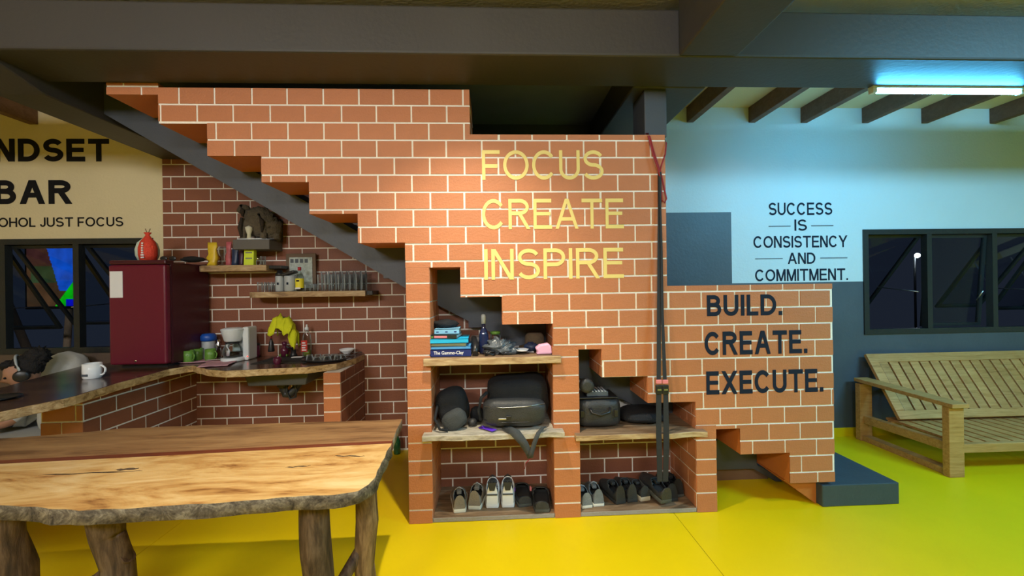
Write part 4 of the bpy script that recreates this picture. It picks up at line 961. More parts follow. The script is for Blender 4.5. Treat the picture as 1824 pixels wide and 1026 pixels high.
trunk([(-1.455, -.95, zt), (-1.45, -.94, .56), (-1.425, -.93, .44), (-1.42, -.93, .3), (-1.42, -.93, 0)], [.058, .050, .052, .056, .060], 'trunk_dark', 'leg', 7, tb)
trunk([(-1.83, -.93, zt), (-1.83, -.92, .56), (-1.83, -.90, .42), (-1.83, -.90, 0)], [.045, .042, .058, .065], 'trunk_dark', 'leg', 11, tb)
trunk([(-2.9, -.9, zt), (-2.9, -.9, 0)], [.07, .08], 'trunk', 'leg', 13, tb)
trunk([(-2.9, -.5, zt), (-2.9, -.5, 0)], [.07, .08], 'trunk', 'leg', 15, tb)
trunk([(-.52, -.80, .40), (-.60, -.86, .27), (-.70, -.93, .17)], [.022, .026, .026], 'trunk_dark', 'brace', 17, tb)
trunk([(-1.38, -.93, .47), (-1.50, -.93, .38), (-1.72, -.93, .26)], [.026, .024, .026], 'trunk_dark', 'brace', 19, tb)

# ------------------------------------------------------------------ slatted bench
bn = empty('slatted_bench', (4.55, .7, 0), 'wooden slatted bench with reclined back under the right window', 'bench')
bx0, bx1, by0, by1 = 3.49, 5.62, .31, 1.09
def post(x0, x1, y0, y1, z0, z1, name='post'): return box1(name, (x0, y0, z0), (x1, y1, z1), 'bench_wood', bn, bevel=.004)
for sx_ in (0, 1):
    X = bx0 if sx_ == 0 else bx1-.12
    post(X, X+.12, by0, by0+.05, 0, .535, 'leg'); post(X, X+.12, by1-.05, by1, 0, .535, 'leg')
    ar = MB().prism([(by0-.03, .535), (by1+.005, .552), (by1+.005, .585), (by0-.03, .567)], 'bench_wood', 'x', X-.008, X+.128).build('armrest', bn, bevel=.004)
    box1('bottom_rail', (X+.02, by0+.05, .0), (X+.10, by1-.05, .05), 'bench_wood', bn, bevel=.003)
    MB().prism([(by0+.05, .185), (by1-.05, .165), (by1-.05, .235), (by0+.05, .252)], 'bench_wood', 'x', X+.03, X+.09).build('side_rail', bn, bevel=.003)
box1('front_rail', (bx0+.12, by0+.005, .182), (bx1-.12, by0+.045, .250), 'bench_wood', bn, bevel=.004)
box1('rear_rail', (bx0+.12, .86, .16), (bx1-.12, .90, .24), 'bench_wood', bn, bevel=.004)
n = 17; wseg = (bx1-bx0-.26)/n
for i in range(n):
    x = bx0+.13+i*wseg
    MB().prism([(by0+.045, .232), (.93, .235), (.93, .255), (by0+.045, .252)], 'bench_wood', 'x', x+.008, x+wseg-.016).build('seat_slat', bn, bevel=.002)
# back frame: plane from (y .80, z .28) to (y 1.12, z .80)
A, B = Vector((0, .80, .275)), Vector((0, 1.115, .80)); dn = (B-A).normalized(); nn = Vector((0, -dn.z, dn.y))
def back_bar(x0, x1, s0, s1, name, th=.022, off=0):
    T = Matrix(((1, 0, 0, 0), (0, nn.y, dn.y, A.y), (0, nn.z, dn.z, A.z), (0, 0, 0, 1)))
    return MB().box((x0, -th/2+off, s0), (x1, th/2+off, s1), 'bench_wood', T=T).build(name, bn, bevel=.003)
Lb = (B-A).length
back_bar(3.615, 5.52, Lb-.085, Lb, 'top_rail', .03); back_bar(3.615, 5.52, 0, .075, 'lower_rail', .03)
back_bar(3.615, 3.70, .075, Lb-.085, 'stile', .03); back_bar(5.435, 5.52, .075, Lb-.085, 'stile', .03)
n = 17; ws_ = (5.435-3.70)/n
for i in range(n): back_bar(3.70+i*ws_+.009, 3.70+(i+1)*ws_-.009, .07, Lb-.08, 'back_slat', .016)
back_bar(3.64, 5.50, Lb*.52, Lb*.52+.04, 'mid_batten', .014, off=-.018)

# ------------------------------------------------------------------ tube lamp, ceiling bulb
tl = empty('tube_lamp', (3.1, -.02, 2.79), 'glowing fluorescent tube under the far edge of the long beam', 'lamp')
MB().tube([(2.615, -.025, 2.762), (3.61, -.025, 2.762)], .014, 'tube_glow', 12).build('tube', tl)
box1('batten', (2.57, -.045, 2.775), (3.66, -.005, 2.7895), 'white_plastic', tl)
for x in (2.585, 3.625): box1('lamp_holder', (x-.015, -.043, 2.745), (x+.015, -.007, 2.777), 'white_plastic', tl, bevel=.003)
cbp = empty('ceiling_lamp', (-.09, -.72, 3.2), 'bulb on a ceiling rose in front of the long beam, above the frame', 'lamp')
MB().lathe([(.05, -.02), (.05, 0), (0, 0)], 'white_plastic', (-.09, -.72, 3.199), 20).build('rose', cbp)
MB().lathe([(0, .075), (.02, .08), (.034, .11), (.02, .118)], 'bulb_glow', (-.09, -.72, 3.065), 18).build('bulb', cbp)

# ------------------------------------------------------------------ hanging suspension straps
sp2 = empty('suspension_trainer', (1.14, -.03, 0), 'black exercise straps hung by red cord over the wall top', 'exercise strap')
def W(px, py, Y=-.02): v = at(px, py, Y=Y); return (v.x, v.y, v.z)
MB().tube([W(1154, 238, .02), W(1157, 243, -.012), W(1166, 275), W(1174, 300), W(1176, 318)], .006, 'cord_red', 8).tube([W(1151, 238, .03), W(1155, 243, -.012), W(1163, 275, -.026), W(1172, 300, -.03), W(1176, 318)], .005, 'cord_red', 8).tube([W(1183, 247, .02), W(1187, 255, -.01), W(1185, 275), W(1179, 292), W(1175, 306)], .005, 'cord_red', 8)\
    .tube([W(1176, 304), W(1183, 335), W(1187, 354), W(1184, 361), W(1179, 357), W(1178, 340), W(1176, 312)], .0055, 'cord_red', 8).build('red_cord', sp2)
def strap(pts, wd, name='strap', m='strap_black', th=.003):
    mb = MB(); rings = []
    for (x, y, z), w_ in zip(pts, wd):
        rings.append([mb.bm.verts.new(v) for v in ((x-w_/2, y, z), (x+w_/2, y, z), (x+w_/2, y+th, z), (x-w_/2, y+th, z))])
    for a_, b_ in zip(rings, rings[1:]):
        for k in range(4): mb.face([a_[k], a_[(k+1) % 4], b_[(k+1) % 4], b_[k]], m)
    mb.face(rings[0], m); mb.face(rings[-1][::-1], m)
    return mb.build(name, sp2)
strap([W(1174.5, 306), W(1175, 372), W(1174.5, 440, -.03), W(1174, 560, -.045), W(1173.5, 676, -.065)], [.018, .020, .022, .026, .027])
strap([W(1176, 306, -.026), W(1176.5, 372, -.026), W(1178.5, 440, -.035), W(1180, 560, -.05), W(1184.5, 676, -.07)], [.016, .012, .014, .018, .024])
for px in (1173.5, 1185):
    x, y, z = W(px, 680, -.07)
    box1('pink_tab', (x-.018, y-.006, z-.012), (x+.018, y+.006, z+.012), 'tab_pink', sp2, bevel=.003)
    x, y, z = W(px, 694, -.072)
    bk_ = box1('buckle', (x-.021, y-.008, z-.028), (x+.021, y+.008, z+.03), 'black_plastic', sp2, bevel=.005)
    box1('buckle_bar', (x-.012, y-.012, z-.004), (x+.012, y-.008, z+.006), 'steel', bk_)
strap([W(1173.5, 700, -.07), W(1173.5, 768, -.075), W(1174.5, 800, -.075), W(1175.5, 858, -.06)], [.033, .034, .035, .034])
strap([W(1186, 700, -.07), W(1187, 768, -.076), W(1187, 800, -.076), W(1185.5, 858, -.06)], [.030, .036, .036, .034])


# ------------------------------------------------------------------ shoes
def shoe(x, y, z, L, wd, up, m_up, m_sole, m_in, label, rz=0, group=None, cat='shoe', high=0, sole_h=.024, band=None, laces=None, open_to=.50, clog=False, tilt=0, roll_=0, lace_m='paper_white', name='shoe'):
    e = empty(name, (x, y, z), label, cat, group, rz); e.rotation_euler = (tilt, roll_, rz)
    def hw(t):       # half width along the shoe, heel t=0 .. toe t=1
        return wd/2*(.72+.20*min(1, t*4)**.6+.20*math.exp(-((t-.68)/.2)**2)-.55*max(0, (t-.82)/.18)**2)
    def ht(t):
        if clog: return up*(.62+.2*t)*(1 if t < .55 else 1.0) if t < .55 else up*(.80-.45*((t-.55)/.45)**1.5)
        return up*(1-.22*math.sin(min(1, t/.42)*PI)*.8+high*0) if t < .42 else up*(1.0-.58*((t-.42)/.58)**.8)
    # sole
    mb = MB(); N = 16; out = []
    for i in range(N+1):
        t = i/N; out.append((hw(t)*1.06, t*L))
    poly = [(a_, b_) for a_, b_ in out]+[(-a_, b_) for a_, b_ in out[::-1]]
    mb.prism(poly, m_sole, 'z', 0, sole_h, smooth=True); so = mb.build('sole', e, bevel=.004, local=True)
    # upper
    mb = MB(); K = 14; grid = []
    for i in range(N+1):
        t = i/N; row = []
        for k in range(K+1):
            a_ = PI*k/K; q_ = .75
            cx_, sx_ = math.cos(a_), math.sin(a_)
            lean = 0
            if t < .1: lean = .006*sx_*(1-t*10)
            row.append(mb.bm.verts.new((hw(t)*abs(cx_)**q_*(1 if cx_ > 0 else -1)*(1-.12*sx_*(1 if not clog else .3)), t*L+lean, sole_h*.9+(ht(t)-sole_h*.9)*abs(sx_)**q_)))
        grid.append(row)
    for i in range(N):
        for k in range(K):
            t = (i+.5)/N; a_ = (k+.5)/K
            half = .33*math.sin(min(1, (t)/open_to)*PI)**.4 if t < open_to else 0
            if t < open_to and abs(a_-.5) < half+.06 and i > 0: continue
            mb.face([grid[i][k], grid[i+1][k], grid[i+1][k+1], grid[i][k+1]], m_up, True)
    mb.face([v for v in grid[0]], m_up); mb.face([v for v in grid[N]][::-1], m_up)
    uo = mb.build('upper', e, local=True); s_ = uo.modifiers.new('s', 'SOLIDIFY'); s_.thickness = .005; s_.offset = -1
    # lining inside
    mb = MB(); pts = [(hw(i/N)*.80, max(.012, i/N*L)) for i in range(0, 13)]
    poly = pts+[(-a_, b_) for a_, b_ in pts[::-1]]
    mb.prism(poly, m_in, 'z', sole_h, sole_h+.012); mb.build('lining', e, local=True)
    if not clog:   # tongue and laces
        mb = MB(); t0, t1 = open_to*.72, open_to+.05
        mb.box((-wd*.16, t0*L, ht(t0)*.70), (wd*.16, t1*L, ht(t1)*1.0), m_in if m_up == 'shoe_white' else m_up); tg = mb.build('tongue', e, bevel=.005, local=True)
        if laces:
            for k in range(3):
                t = open_to-.06+k*.07
                MB().tube([(-wd*.24, t*L, ht(t)*.93), (0, t*L+.006, ht(t)*1.03), (wd*.24, t*L, ht(t)*.93)], .003, lace_m, 6).build('lace', tg, local=True)
    if band: MB().box((-hw(0)*.98, -.0035, up*.50), (hw(0)*.98, .003, up*.55), band).build('heel_stripe', e, local=True)
    return e
def px_shoe(px, py, Z=.030): v = at(px, py, Z=Z); return v.x, v.y
x, y = px_shoe(819, 914); shoe(x, .045, .03, 0.257, 0.099, 0.113, 'taupe', 'sole_white', 'shoe_black', 'left taupe canvas sneaker with off white sole', .12, laces=True, sole_h=.030, lace_m='taupe_lining')
x, y = px_shoe(846, 908); shoe(x-.004, .075, .03, 0.257, 0.105, 0.125, 'taupe', 'sole_white', 'shoe_black', 'right taupe canvas sneaker beside the white high top', -.12, laces=True, sole_h=.030, lace_m='taupe_lining')
for px, lab in ((877, 'left white high top sneaker with black collar'), (905, 'right white high top sneaker next to the dark clogs')):
    x, y = px_shoe(px, 904)
    e = shoe(x, .085, .03, 0.247, 0.101, 0.173, 'shoe_white', 'shoe_white', 'shoe_black', lab, -.03, band='slate_paint', sole_h=.028, laces=True, lace_m='shoe_black')
    MB().prism([(-.030, .174), (-.016, .120), (.016, .120), (.030, .174)], 'shoe_black', 'y', -.008, .002).build('heel_collar', e, local=True)
x, y = px_shoe(936, 905); shoe(x, .085, .03, 0.257, 0.118, 0.109, 'shoe_black', 'sole_grey', 'dark_void', 'left dark grey slip on clog with purple tag', .10, clog=True, open_to=.60)
x, y = px_shoe(965, 912); shoe(x+.003, .012, .03, 0.266, 0.121, 0.109, 'shoe_black', 'sole_grey', 'dark_void', 'right dark grey slip on clog at the front edge of the left bay', -.05, clog=True, open_to=.60)
cl_ = [o for o in C.objects if o.get('label', '').startswith('left dark grey slip on clog')][0]
MB().box((-.062, .10, .055), (-.050, .125, .08), 'purple_cloth').build('purple_tag', cl_, bevel=.003, local=True)
MB().box((.050, .09, .055), (.062, .115, .08), 'tab_pink').build('pink_tag', cl_, bevel=.003, local=True)
x, y = px_shoe(1045, 908); shoe(x+.008, .040, .03, 0.247, 0.094, 0.102, 'shoe_grey', 'sole_white', 'shoe_black', 'left grey lace up sneaker with white sole', .12, laces=True, lace_m='canister_grey')
x, y = px_shoe(1066, 904); shoe(x+.006, .055, .03, 0.247, 0.094, 0.115, 'shoe_grey', 'sole_white', 'shoe_black', 'right grey lace up sneaker in the right bay', .06, laces=True, lace_m='canister_grey')
x, y = px_shoe(1108, 901); shoe(x, .075, .03, 0.266, 0.095, 0.122, 'shoe_black', 'shoe_black', 'dark_void', 'left black leather shoe with heel tab', .22)
x, y = px_shoe(1129, 898); shoe(x, .09, .03, 0.266, 0.092, 0.122, 'shoe_black', 'shoe_black', 'dark_void', 'right black leather shoe beside the tan soled one', .12)
x, y = px_shoe(1151, 894); shoe(x, .10, .03, 0.257, 0.095, 0.102, 'shoe_black', 'sole_tan', 'dark_void', 'dark shoe with thick tan sole behind the big trainer', .18, sole_h=.034)
x, y = px_shoe(1185, 905); shoe(x+.012, .02, .055, 0.275, 0.106, 0.109, 'dark_leather', 'sole_grey', 'dark_void', 'large black trainer leaning forward over the bay edge', .22, tilt=.16, sole_h=.03)
x, y = px_shoe(1203, 890); shoe(x-.03, .08, .03, 0.266, 0.106, 0.122, 'shoe_black_matte', 'shoe_black', 'dark_void', 'matte black shoe behind the leaning trainer', .12)
x, y = px_shoe(1214, 888); shoe(x-.012, .13, .03, 0.266, 0.101, 0.128, 'shoe_black_matte', 'sole_grey', 'dark_void', 'rightmost matte black shoe against the pillar', .10)

# ------------------------------------------------------------------ books and clutter on the top shelf
ZS = 1.056
zt0 = ZS
def stack(items):
    z = ZS
    for (px0, px1, h, y0, dp, m, lab, rz, txt, tm) in items:
        a_ = at(px0, 620, Y=y0); b_ = at(px1, 620, Y=y0); wd = b_.x-a_.x
        e = empty('book', ((a_.x+b_.x)/2, y0, z+.0005), lab, 'book', 'books stacked on the top shelf'); e.rotation_euler = (0, 0, rz)
        MB().box((-wd/2, 0, 0), (wd/2, .006, h), m).box((-wd/2, 0, 0), (wd/2, dp, .003), m).box((-wd/2, 0, h-.003), (wd/2, dp, h), m).build('cover', e, weld=False, local=True)
        MB().box((-wd/2+.004, .006, .003), (wd/2-.004, dp-.004, h-.003), 'page').build('pages', e, local=True)
        if txt == 'BLOCK':
            box1('title_block', (-wd*.30, -.0012, h*.22), (wd*.16, .0, h*.80), tm, e, local=True)
            box1('green_block', (-wd*.47, -.0012, h*.18), (-wd*.34, .0, h*.72), 'green_mug', e, local=True)
        elif txt == 'MARK':
            for k_ in range(3): box1('spine_mark', (-wd*.42+k_*wd*.36, -.0012, h*.35), (-wd*.42+k_*wd*.36+wd*.10, .0, h*.55), tm, e, local=True)
        elif txt:
            lettering_font(txt, -wd*.40, wd*.32, h*.2, h*.8, .0042, tm, e, .02, th=.0008)
        z += h+.001
stack([(765, 839, .046, .00, .22, 'book_navy', 'navy book with white title at the bottom of the shelf stack', 0, 'The Gammo-Clay', 'paper_white'),
       (766, 838, .018, .01, .21, 'book_blue', 'bright blue thin book second from the bottom of the stack', .01, None, None),
       (764, 830, .020, .01, .20, 'book_olive', 'olive grey dog eared book in the middle of the stack', -.02, None, None),
       (762, 834, .026, .00, .22, 'book_teal', 'vivid cyan blue book above the olive one', .02, None, None),
       (763, 814, .024, .015, .19, 'book_black', 'black book with pink and green blocks on its spine', -.12, 'BLOCK', 'tab_pink'),
       (774, 818, .034, .05, .18, 'book_sky', 'small sky blue book on top of the stack', .0, 'MARK', 'book_navy')])
q = at(795, 570, Y=.2); pouch = MB().blob((0, 0, .02), (.09, .05, .03), 'black_cloth', amp=.4, seed=8).build('glove', loc=(q.x, .16, 1.2325)); tag(pouch, 'black fabric pouch slumped on top of the book stack', 'pouch')
q = at(862, 620, Y=.10); bb = empty('blue_bottle', (q.x, .10, ZS), 'tall dark blue glass bottle with grey cap on the top shelf', 'bottle')
MB().lathe([(.028, .001), (.032, .01), (.032, .125), (.022, .155), (.012, .175), (.012, .20)], 'bottle_blue', (q.x, .10, ZS), 18).build('bottle_body', bb)
MB().lathe([(.015, .20), (.016, .25), (.012, .262), (0, .263)], 'canister_grey', (q.x, .10, ZS), 16).build('cap', bb)
q = at(846, 622, Y=.02)
tk = MB().tube([(q.x, .0, ZS+.02), (q.x+.002, .06, ZS+.055), (q.x-.012, .13, ZS+.10)], [.018, .022, .02], 'black_plastic').build('torch'); tag(tk, 'black torch leaning between the books and the blue bottle', 'torch')
q = at(843, 600, Y=.25); blk = box1('concrete_block', (q.x-.02, .22, ZS+.0005), (q.x+.09, .34, ZS+.095), 'concrete_grey', bevel=.004); tag(blk, 'grey concrete block at the back of the top shelf', 'block')
q = at(880, 620, Y=.14); jr = empty('glass_jar', (q.x, .16, ZS), 'glass jar with green lid behind the plastic bag', 'jar')
MB().lathe([(.032, .001), (.036, .02), (.036, .11), (.028, .125)], 'sheer_plastic', (q.x+.01, .16, ZS), 18).build('jar_body', jr)
MB().lathe([(.034, .122), (.035, .140), (0, .142)], 'green_mug', (q.x+.01, .16, ZS), 18).build('lid', jr)
q = at(893, 622, Y=.06)
bg = MB().blob((q.x-.01, .08, ZS+.045), (.09, .06, .052), 'plastic_bag', 28, 18, amp=.7, fr=6, seed=12).blob((q.x+.05, .07, ZS+.018), (.07, .05, .022), 'plastic_bag', 24, 12, amp=.5, fr=7, seed=14).build('plastic_bag', weld=False); tag(bg, 'crumpled smoky plastic bag in the middle of the top shelf', 'bag')
q = at(865, 627, Y=.0)
cbl = MB(); pts = []
for k in range(60):
    t = k/59*9*PI; pts.append((q.x+.02+.035*math.cos(t)*(1-.3*k/60)+.01*math.sin(k), .01+.02*math.sin(t), ZS+.006+.022*abs(math.sin(k*.37))))
cbl.tube(pts, .004, 'black_plastic', 6).build('cable_coil'); 
for o in D.objects:
    if o.name.startswith('cable_coil'): tag(o, 'tangled black cable at the front of the top shelf', 'cable')
a_, b_, c_, d_ = at(908, 627, Z=ZS+.002), at(951, 628, Z=ZS+.002), at(952, 614, Z=ZS+.002), at(918, 614, Z=ZS+.002)
cloth('paper_sheet', [a_, b_, (c_.x, c_.y, c_.z+.02), (d_.x, d_.y, d_.z+.01)], ZS, 'paper_white', 'white sheet of paper on the top shelf under the small dish', 'paper', amp=.002)
q = at(930, 618, Y=.04); ds = MB().lathe([(.035, .001), (.045, .014), (.043, .014), (.032, .004), (0, .004)], 'white_ceramic', (q.x, .06, ZS+.018), 22).build('saucer'); tag(ds, 'small white green rimmed dish on the paper', 'dish')
ht = empty('hat', (.36, .22, ZS), 'brown felt hat at the right end of the top shelf', 'hat')
MB().lathe([(.105, .02), (.11, .03), (.07, .04), (.065, .10), (.05, .12), (0, .125)], 'hat_brown', (.33, .20, ZS), 24, sy=.8).build('crown', ht)
MB().blob((.30, .12, ZS+.035), (.05, .03, .03), 'pack_navy', amp=.5, seed=3).build('hat_band', ht)
q = at(970, 626, Y=.0)
pk = MB().prism([(-.052+q.x, ZS+.001), (.050+q.x, ZS+.003), (.046+q.x, ZS+.050), (.028+q.x, ZS+.072), (-.030+q.x, ZS+.062), (-.058+q.x, ZS+.040), (-.045+q.x, ZS+.020)], 'pink_bright', 'y', .0, .075).build('pink_cloth', bevel=.010, seg=3); tag(pk, 'folded pink cloth at the right front of the top shelf', 'cloth')

# ------------------------------------------------------------------ bags on the grey shelf
Z2 = .581
gbag = empty('camera_bag', (-.24, .12, Z2), 'black rounded soft bag with open grey flap, left on the grey shelf', 'bag')
def rbox(mb, c_, h, m, p=4.0, amp=.03, seed=0, T=None, n=28, k=16):
    rings = []
    for i in range(k+1):
        th = PI*i/k; ring = []
        for j in range(n):
            ph = 2*PI*j/n; d = Vector((math.sin(th)*math.cos(ph), math.sin(th)*math.sin(ph), -math.cos(th)))
            s_ = (abs(d.x)**p+abs(d.y)**p+abs(d.z)**p)**(-1/p); v = d*s_
            q_ = 1+amp*noise.noise(v*2+Vector((seed, 0, 0)))
            v = Vector((v.x*h[0]*q_, v.y*h[1]*q_, v.z*h[2]*q_))
            if T: v = T @ v
            ring.append(mb.bm.verts.new(v+Vector(c_)))
        rings.append(ring)
    for a_, b_ in zip(rings, rings[1:]):
        for j in range(n): mb.face([a_[j], a_[(j+1) % n], b_[(j+1) % n], b_[j]], m, True)
    return mb
T1 = Matrix.Rotation(-.25, 3, 'Y')
rbox(MB(), (-.235, .15, Z2+.122), (.105, .10, .118), 'black_cloth', 3.2, .05, 1, T1).build('main_body', gbag)
rbox(MB(), (-.215, .03, Z2+.062), (.082, .042, .062), 'grey_cloth', 2.6, .08, 3, Matrix.Rotation(-.5, 3, 'Y')).build('front_flap', gbag)
MB().tube([(-.325, .06, Z2+.15), (-.335, .0, Z2+.08), (-.30, -.02, Z2+.02), (-.25, -.02, Z2+.012)], .009, 'black_cloth', 8).build('strap', gbag)
bp = empty('backpack', (.20, .12, Z2), 'large black backpack lying on its side on the grey shelf', 'backpack')
T2 = Matrix.Rotation(-.06, 3, 'Y')
rbox(MB(), (.205, .20, Z2+.165), (.205, .17, .135), 'black_cloth', 5, .03, 5, T2).build('main_body', bp)
bpk = rbox(MB(), (.175, .06, Z2+.105), (.205, .095, .088), 'dark_leather', 4.5, .03, 7, Matrix.Rotation(.02, 3, 'Y')).build('front_pocket', bp)
MB().tube([(-.02, -.012, Z2+.155), (.10, -.036, Z2+.150), (.25, -.036, Z2+.155), (.37, -.012, Z2+.165)], .003, 'steel', 6).build('zipper', bpk)
MB().tube([(-.02, -.012, Z2+.07), (.10, -.034, Z2+.055), (.25, -.034, Z2+.055), (.36, -.012, Z2+.07)], .004, 'black_plastic', 6).build('zipper', bpk)
MB().tube([(.0, .05, Z2+.23), (-.04, .03, Z2+.20), (-.055, .02, Z2+.12), (-.04, .01, Z2+.06)], .011, 'black_cloth', 8).build('carry_handle', bp)
box1('zip_pull', (.07, -.040, Z2+.075), (.12, -.034, Z2+.085), 'steel', bpk, bevel=.002)
box1('buckle', (.12, -.045, Z2+.08), (.15, -.034, Z2+.10), 'black_plastic', bpk, bevel=.002)
def sstrap(pts, wd, par, m='grey_cloth', name='shoulder_strap', th=.006):
    mb = MB(); rings = []
    for (x, y, z), w_ in zip(pts, wd):
        rings.append([mb.bm.verts.new(v) for v in ((x-w_/2, y, z), (x+w_/2, y, z+w_*.15), (x+w_/2, y+th, z+w_*.15), (x-w_/2, y+th, z))])
    for a_, b_ in zip(rings, rings[1:]):
        for k in range(4): mb.face([a_[k], a_[(k+1) % 4], b_[(k+1) % 4], b_[k]], m, True)
    mb.face(rings[0], m); mb.face(rings[-1][::-1], m)
    return mb.build(name, par)
sstrap([(.12, -.02, Z2+.018), (.17, -.088, Z2+.008), (.225, -.094, Z2-.06), (.255, -.094, Z2-.12), (.265, -.092, Z2-.15)], [.06, .07, .055, .04, .034], bp)
sstrap([(.36, -.03, Z2+.020), (.32, -.089, Z2+.006), (.29, -.097, Z2-.06), (.272, -.098, Z2-.12), (.267, -.096, Z2-.15)], [.03, .03, .03, .03, .03], bp)
MB().tube([(.268, -.09, Z2-.15), (.235, -.09, Z2-.18), (.228, -.09, Z2-.215)], .0025, 'cord_red', 6).build('cord_end', bp)
hd = empty('headphones', (-.08, .15, Z2), 'small black folded case between the two bags', 'case')
rbox(MB(), (-.075, .17, Z2+.052), (.045, .04, .05), 'black_cloth', 2.5, .1, 9).build('case_body', hd)
MB().blob((-.10, .08, Z2+.028), (.03, .03, .026), 'dark_leather', 14, 10).build('case_pocket', hd)
cloth('purple_ribbon', [(-.06, .03, Z2+.004), (.03, -.05, Z2+.003), (.06, -.03, Z2+.006), (-.03, .06, Z2+.005)], Z2, 'purple_cloth', 'purple ribbon lying under the backpack edge', 'ribbon', amp=.004)

# cases on the right bay shelf
Z3 = .549
cs = empty('tool_case', (.76, .2, Z3), 'dark hard case with handle in the left of the right bay', 'case')
rbox(MB(), (.745, .20, Z3+.098), (.148, .15, .095), 'dark_leather', 7, .01, 2).build('shell', cs)
MB().tube([(.675, .045, Z3+.14), (.685, .025, Z3+.115), (.74, .018, Z3+.10), (.80, .025, Z3+.115), (.81, .045, Z3+.14)], .009, 'black_plastic', 8).build('handle', cs)
for x_ in (.625, .85): box1('latch', (x_-.012, .040, Z3+.08), (x_+.012, .052, Z3+.125), 'black_plastic', cs, bevel=.002)
lp = box1('laptop', (.60, .06, Z3+.196), (.87, .26, Z3+.206), 'black_plastic', bevel=.004); tag(lp, 'thin dark tablet lying on the hard case', 'tablet')
kb = empty('power_adapter', (.73, .15, Z3+.207), 'grey ribbed adapter box on top of the case', 'adapter')
box1('adapter_body', (.665, .08, Z3+.207), (.81, .20, Z3+.238), 'slate_paint', kb, bevel=.004)
for k in range(6): box1('rib', (.68+k*.021, .078, Z3+.2385), (.69+k*.021, .19, Z3+.243), 'canister_grey', kb)
cr_ = MB().lathe([(.025, 0), (.045, .004), (.05, .03), (.045, .056), (.025, .06)], 'dark_leather', T=Matrix.Translation((.66, .10, Z3+.285)) @ Matrix.Rotation(PI/2, 4, 'X')).build('cable_reel'); tag(cr_, 'round black reel standing on the adapter box', 'reel')
fp = rbox(MB(), (1.08, .20, Z3+.045), (.17, .13, .042), 'black_cloth', 2.6, .12, 13).build('folded_jacket'); tag(fp, 'folded black jacket in the right of the right bay', 'jacket')

# ------------------------------------------------------------------ sofa, cushion and the seated person behind the bar
sf = empty('armchair', (-3.7, .6, 0), 'light grey upholstered armchair behind the left wing of the bar', 'chair')
rbox(MB(), (-3.72, .62, .24), (.60, .42, .235), 'sofa_grey', 6, .02, 3).build('seat', sf)
rbox(MB(), (-3.68, 1.0, .66), (.16, .12, .35), 'sofa_grey', 3, .03, 4, Matrix.Rotation(.38, 3, 'Y')).build('back_cushion', sf)
rbox(MB(), (-3.22, .70, .62), (.10, .24, .20), 'sofa_grey', 3, .03, 6).build('arm', sf)
pe = empty('person', (-3.585, .68, .47), 'person with dark hair in headphones and white top, seated facing left behind the bar', 'person')
bmv = [((-3.62, .70, .58), .115), ((-3.68, .70, .68), .125), ((-3.73, .70, .76), .06), ((-3.755, .70, .83), .045),
       ((-3.66, .56, .72), .05), ((-3.78, .48, .60), .038), ((-3.92, .52, .56), .030),
       ((-3.66, .84, .72), .05), ((-3.80, .90, .60), .038), ((-3.94, .80, .56), .030),
       ((-3.85, .62, .60), .075), ((-4.12, .60, .62), .055), ((-4.18, .60, .30), .042), ((-4.30, .58, .05), .035),
       ((-3.85, .80, .60), .075), ((-4.12, .82, .62), .055), ((-4.18, .82, .30), .042), ((-4.30, .82, .05), .035)]
bed = [(0, 1), (1, 2), (2, 3), (1, 4), (4, 5), (5, 6), (1, 7), (7, 8), (8, 9), (0, 10), (10, 11), (11, 12), (12, 13), (0, 14), (14, 15), (15, 16), (16, 17)]
off = Vector((-3.75, .68, .5))
me = D.meshes.new('body'); me.from_pydata([Vector(v[0])-off for v in bmv], bed, []); me.materials.append(MATS['shirt_white'])
bo = D.objects.new('body', me); C.objects.link(bo)
sk_ = bo.modifiers.new('skin', 'SKIN'); sk_.use_smooth_shade = True
for i, v in enumerate(bmv): me.skin_vertices[0].data[i].radius = (v[1], v[1])
me.skin_vertices[0].data[0].use_root = True
su = bo.modifiers.new('sub', 'SUBSURF'); su.levels = su.render_levels = 2
bpy.context.view_layer.update()
body_me = D.meshes.new_from_object(bo.evaluated_get(bpy.context.evaluated_depsgraph_get())); D.objects.remove(bo)
mb = MB(); mb.ml = ['shirt_white', 'skin', 'jeans']; mb.bm.from_mesh(body_me)
for f in mb.bm.faces:
    c_ = f.calc_center_median()+off
    f.material_index = 2 if (c_.x < -3.80 and c_.z < .70 and not (c_.x > -3.99 and (c_.y < .54 or c_.y > .87))) else (1 if (c_.z > .775 or (c_.x < -3.76 and (c_.y < .55))) else 0)
    f.smooth = True
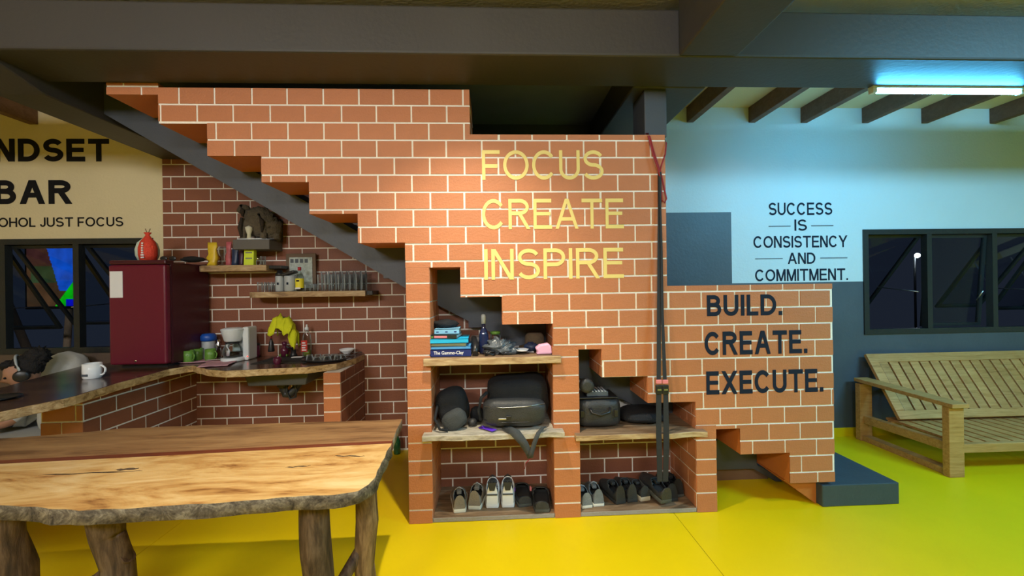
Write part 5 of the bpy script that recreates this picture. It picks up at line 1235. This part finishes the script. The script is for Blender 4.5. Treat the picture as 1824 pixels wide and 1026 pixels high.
# head joined to the same surface object
hc = Vector((-3.765, .70, .915))-off
R3 = Matrix.Rotation(-.30, 3, 'Y')      # chin down toward the lap (faces -X)
rings = []; n, k = 28, 22
for i in range(k+1):
    th = PI*i/k; ring = []
    for j in range(n):
        ph = 2*PI*j/n; d = Vector((math.sin(th)*math.cos(ph), math.sin(th)*math.sin(ph), -math.cos(th)))
        v = Vector((d.x*.095, d.y*.075, d.z*.118))
        if d.z < 0: v.x *= 1-.18*abs(d.z); v.y *= 1-.35*abs(d.z)**1.5
        if d.x < -.2:
            a_ = math.exp(-((d.y)/.16)**2)
            v.x -= .030*a_*math.exp(-((d.z+.18)/.13)**2)+.010*a_*math.exp(-((d.z+.02)/.2)**2)   # nose
            v.x -= .012*math.exp(-(d.y/.3)**2)*math.exp(-((d.z+.50)/.09)**2)+.012*math.exp(-(d.y/.3)**2)*math.exp(-((d.z+.80)/.12)**2)  # lips, chin
            for s_ in (-1, 1): v.x += .012*math.exp(-((d.y-s_*.38)/.16)**2)*math.exp(-((d.z-.02)/.11)**2)  # eye sockets
        ring.append(mb.bm.verts.new(R3 @ v+hc))
    rings.append(ring)
for a_, b_ in zip(rings, rings[1:]):
    for j in range(n): mb.face([a_[j], a_[(j+1) % n], b_[(j+1) % n], b_[j]], 'skin', True)
for s_ in (-1, 1):
    T = Matrix.Translation(hc) @ R3.to_4x4()
    mb.blob((.015, s_*.076, -.01), (.020, .010, .032), 'skin', 10, 8, T=T)
mb.build('body', pe, weld=False, local=True)
T = Matrix.Translation(hc) @ R3.to_4x4()
hm = MB(); hm.blob((.036, 0, .040), (.090, .084, .092), 'hair', 28, 18, amp=.22, fr=9, seed=2, T=T); hm.blob((.105, .0, .09), (.075, .07, .070), 'hair', 24, 16, amp=.5, fr=9, seed=5, T=T); hm.blob((-.045, 0, .092), (.048, .06, .030), 'hair', 20, 12, amp=.5, fr=9, seed=7, T=T)
hm.build('hair', pe, weld=False, local=True)
eye = MB()
for s_ in (-1, 1): eye.blob((-.083, s_*.030, .003), (.010, .013, .008), 'letter_black', 10, 8, T=T)
eye.build('eyes', pe, weld=False, local=True)
hp = empty('headphones', (-3.60, .70, .87), 'black over ear headphones worn by the seated person', 'headphones')
pe.rotation_euler = (0, 0, math.radians(38))
T = Matrix.Translation(Vector((-3.608, .686, .885))) @ Matrix.Rotation(math.radians(38), 4, 'Z') @ R3.to_4x4()
pts = [tuple(T @ Vector((.012, .105*math.cos(t*PI/12), .02+.125*math.sin(t*PI/12)))) for t in range(13)]
MB().tube(pts, .008, 'canister_grey', 8).build('headband', hp)
for s_ in (-1, 1):
    Tc = T @ Matrix.Translation((.010, s_*.088, -.012)) @ Matrix.Rotation(-s_*PI/2, 4, 'X')
    MB().lathe([(.040, 0), (.045, .008), (.045, .022), (.034, .030), (0, .032)], 'black_plastic', T=Tc, n=22).build('ear_cup', hp)
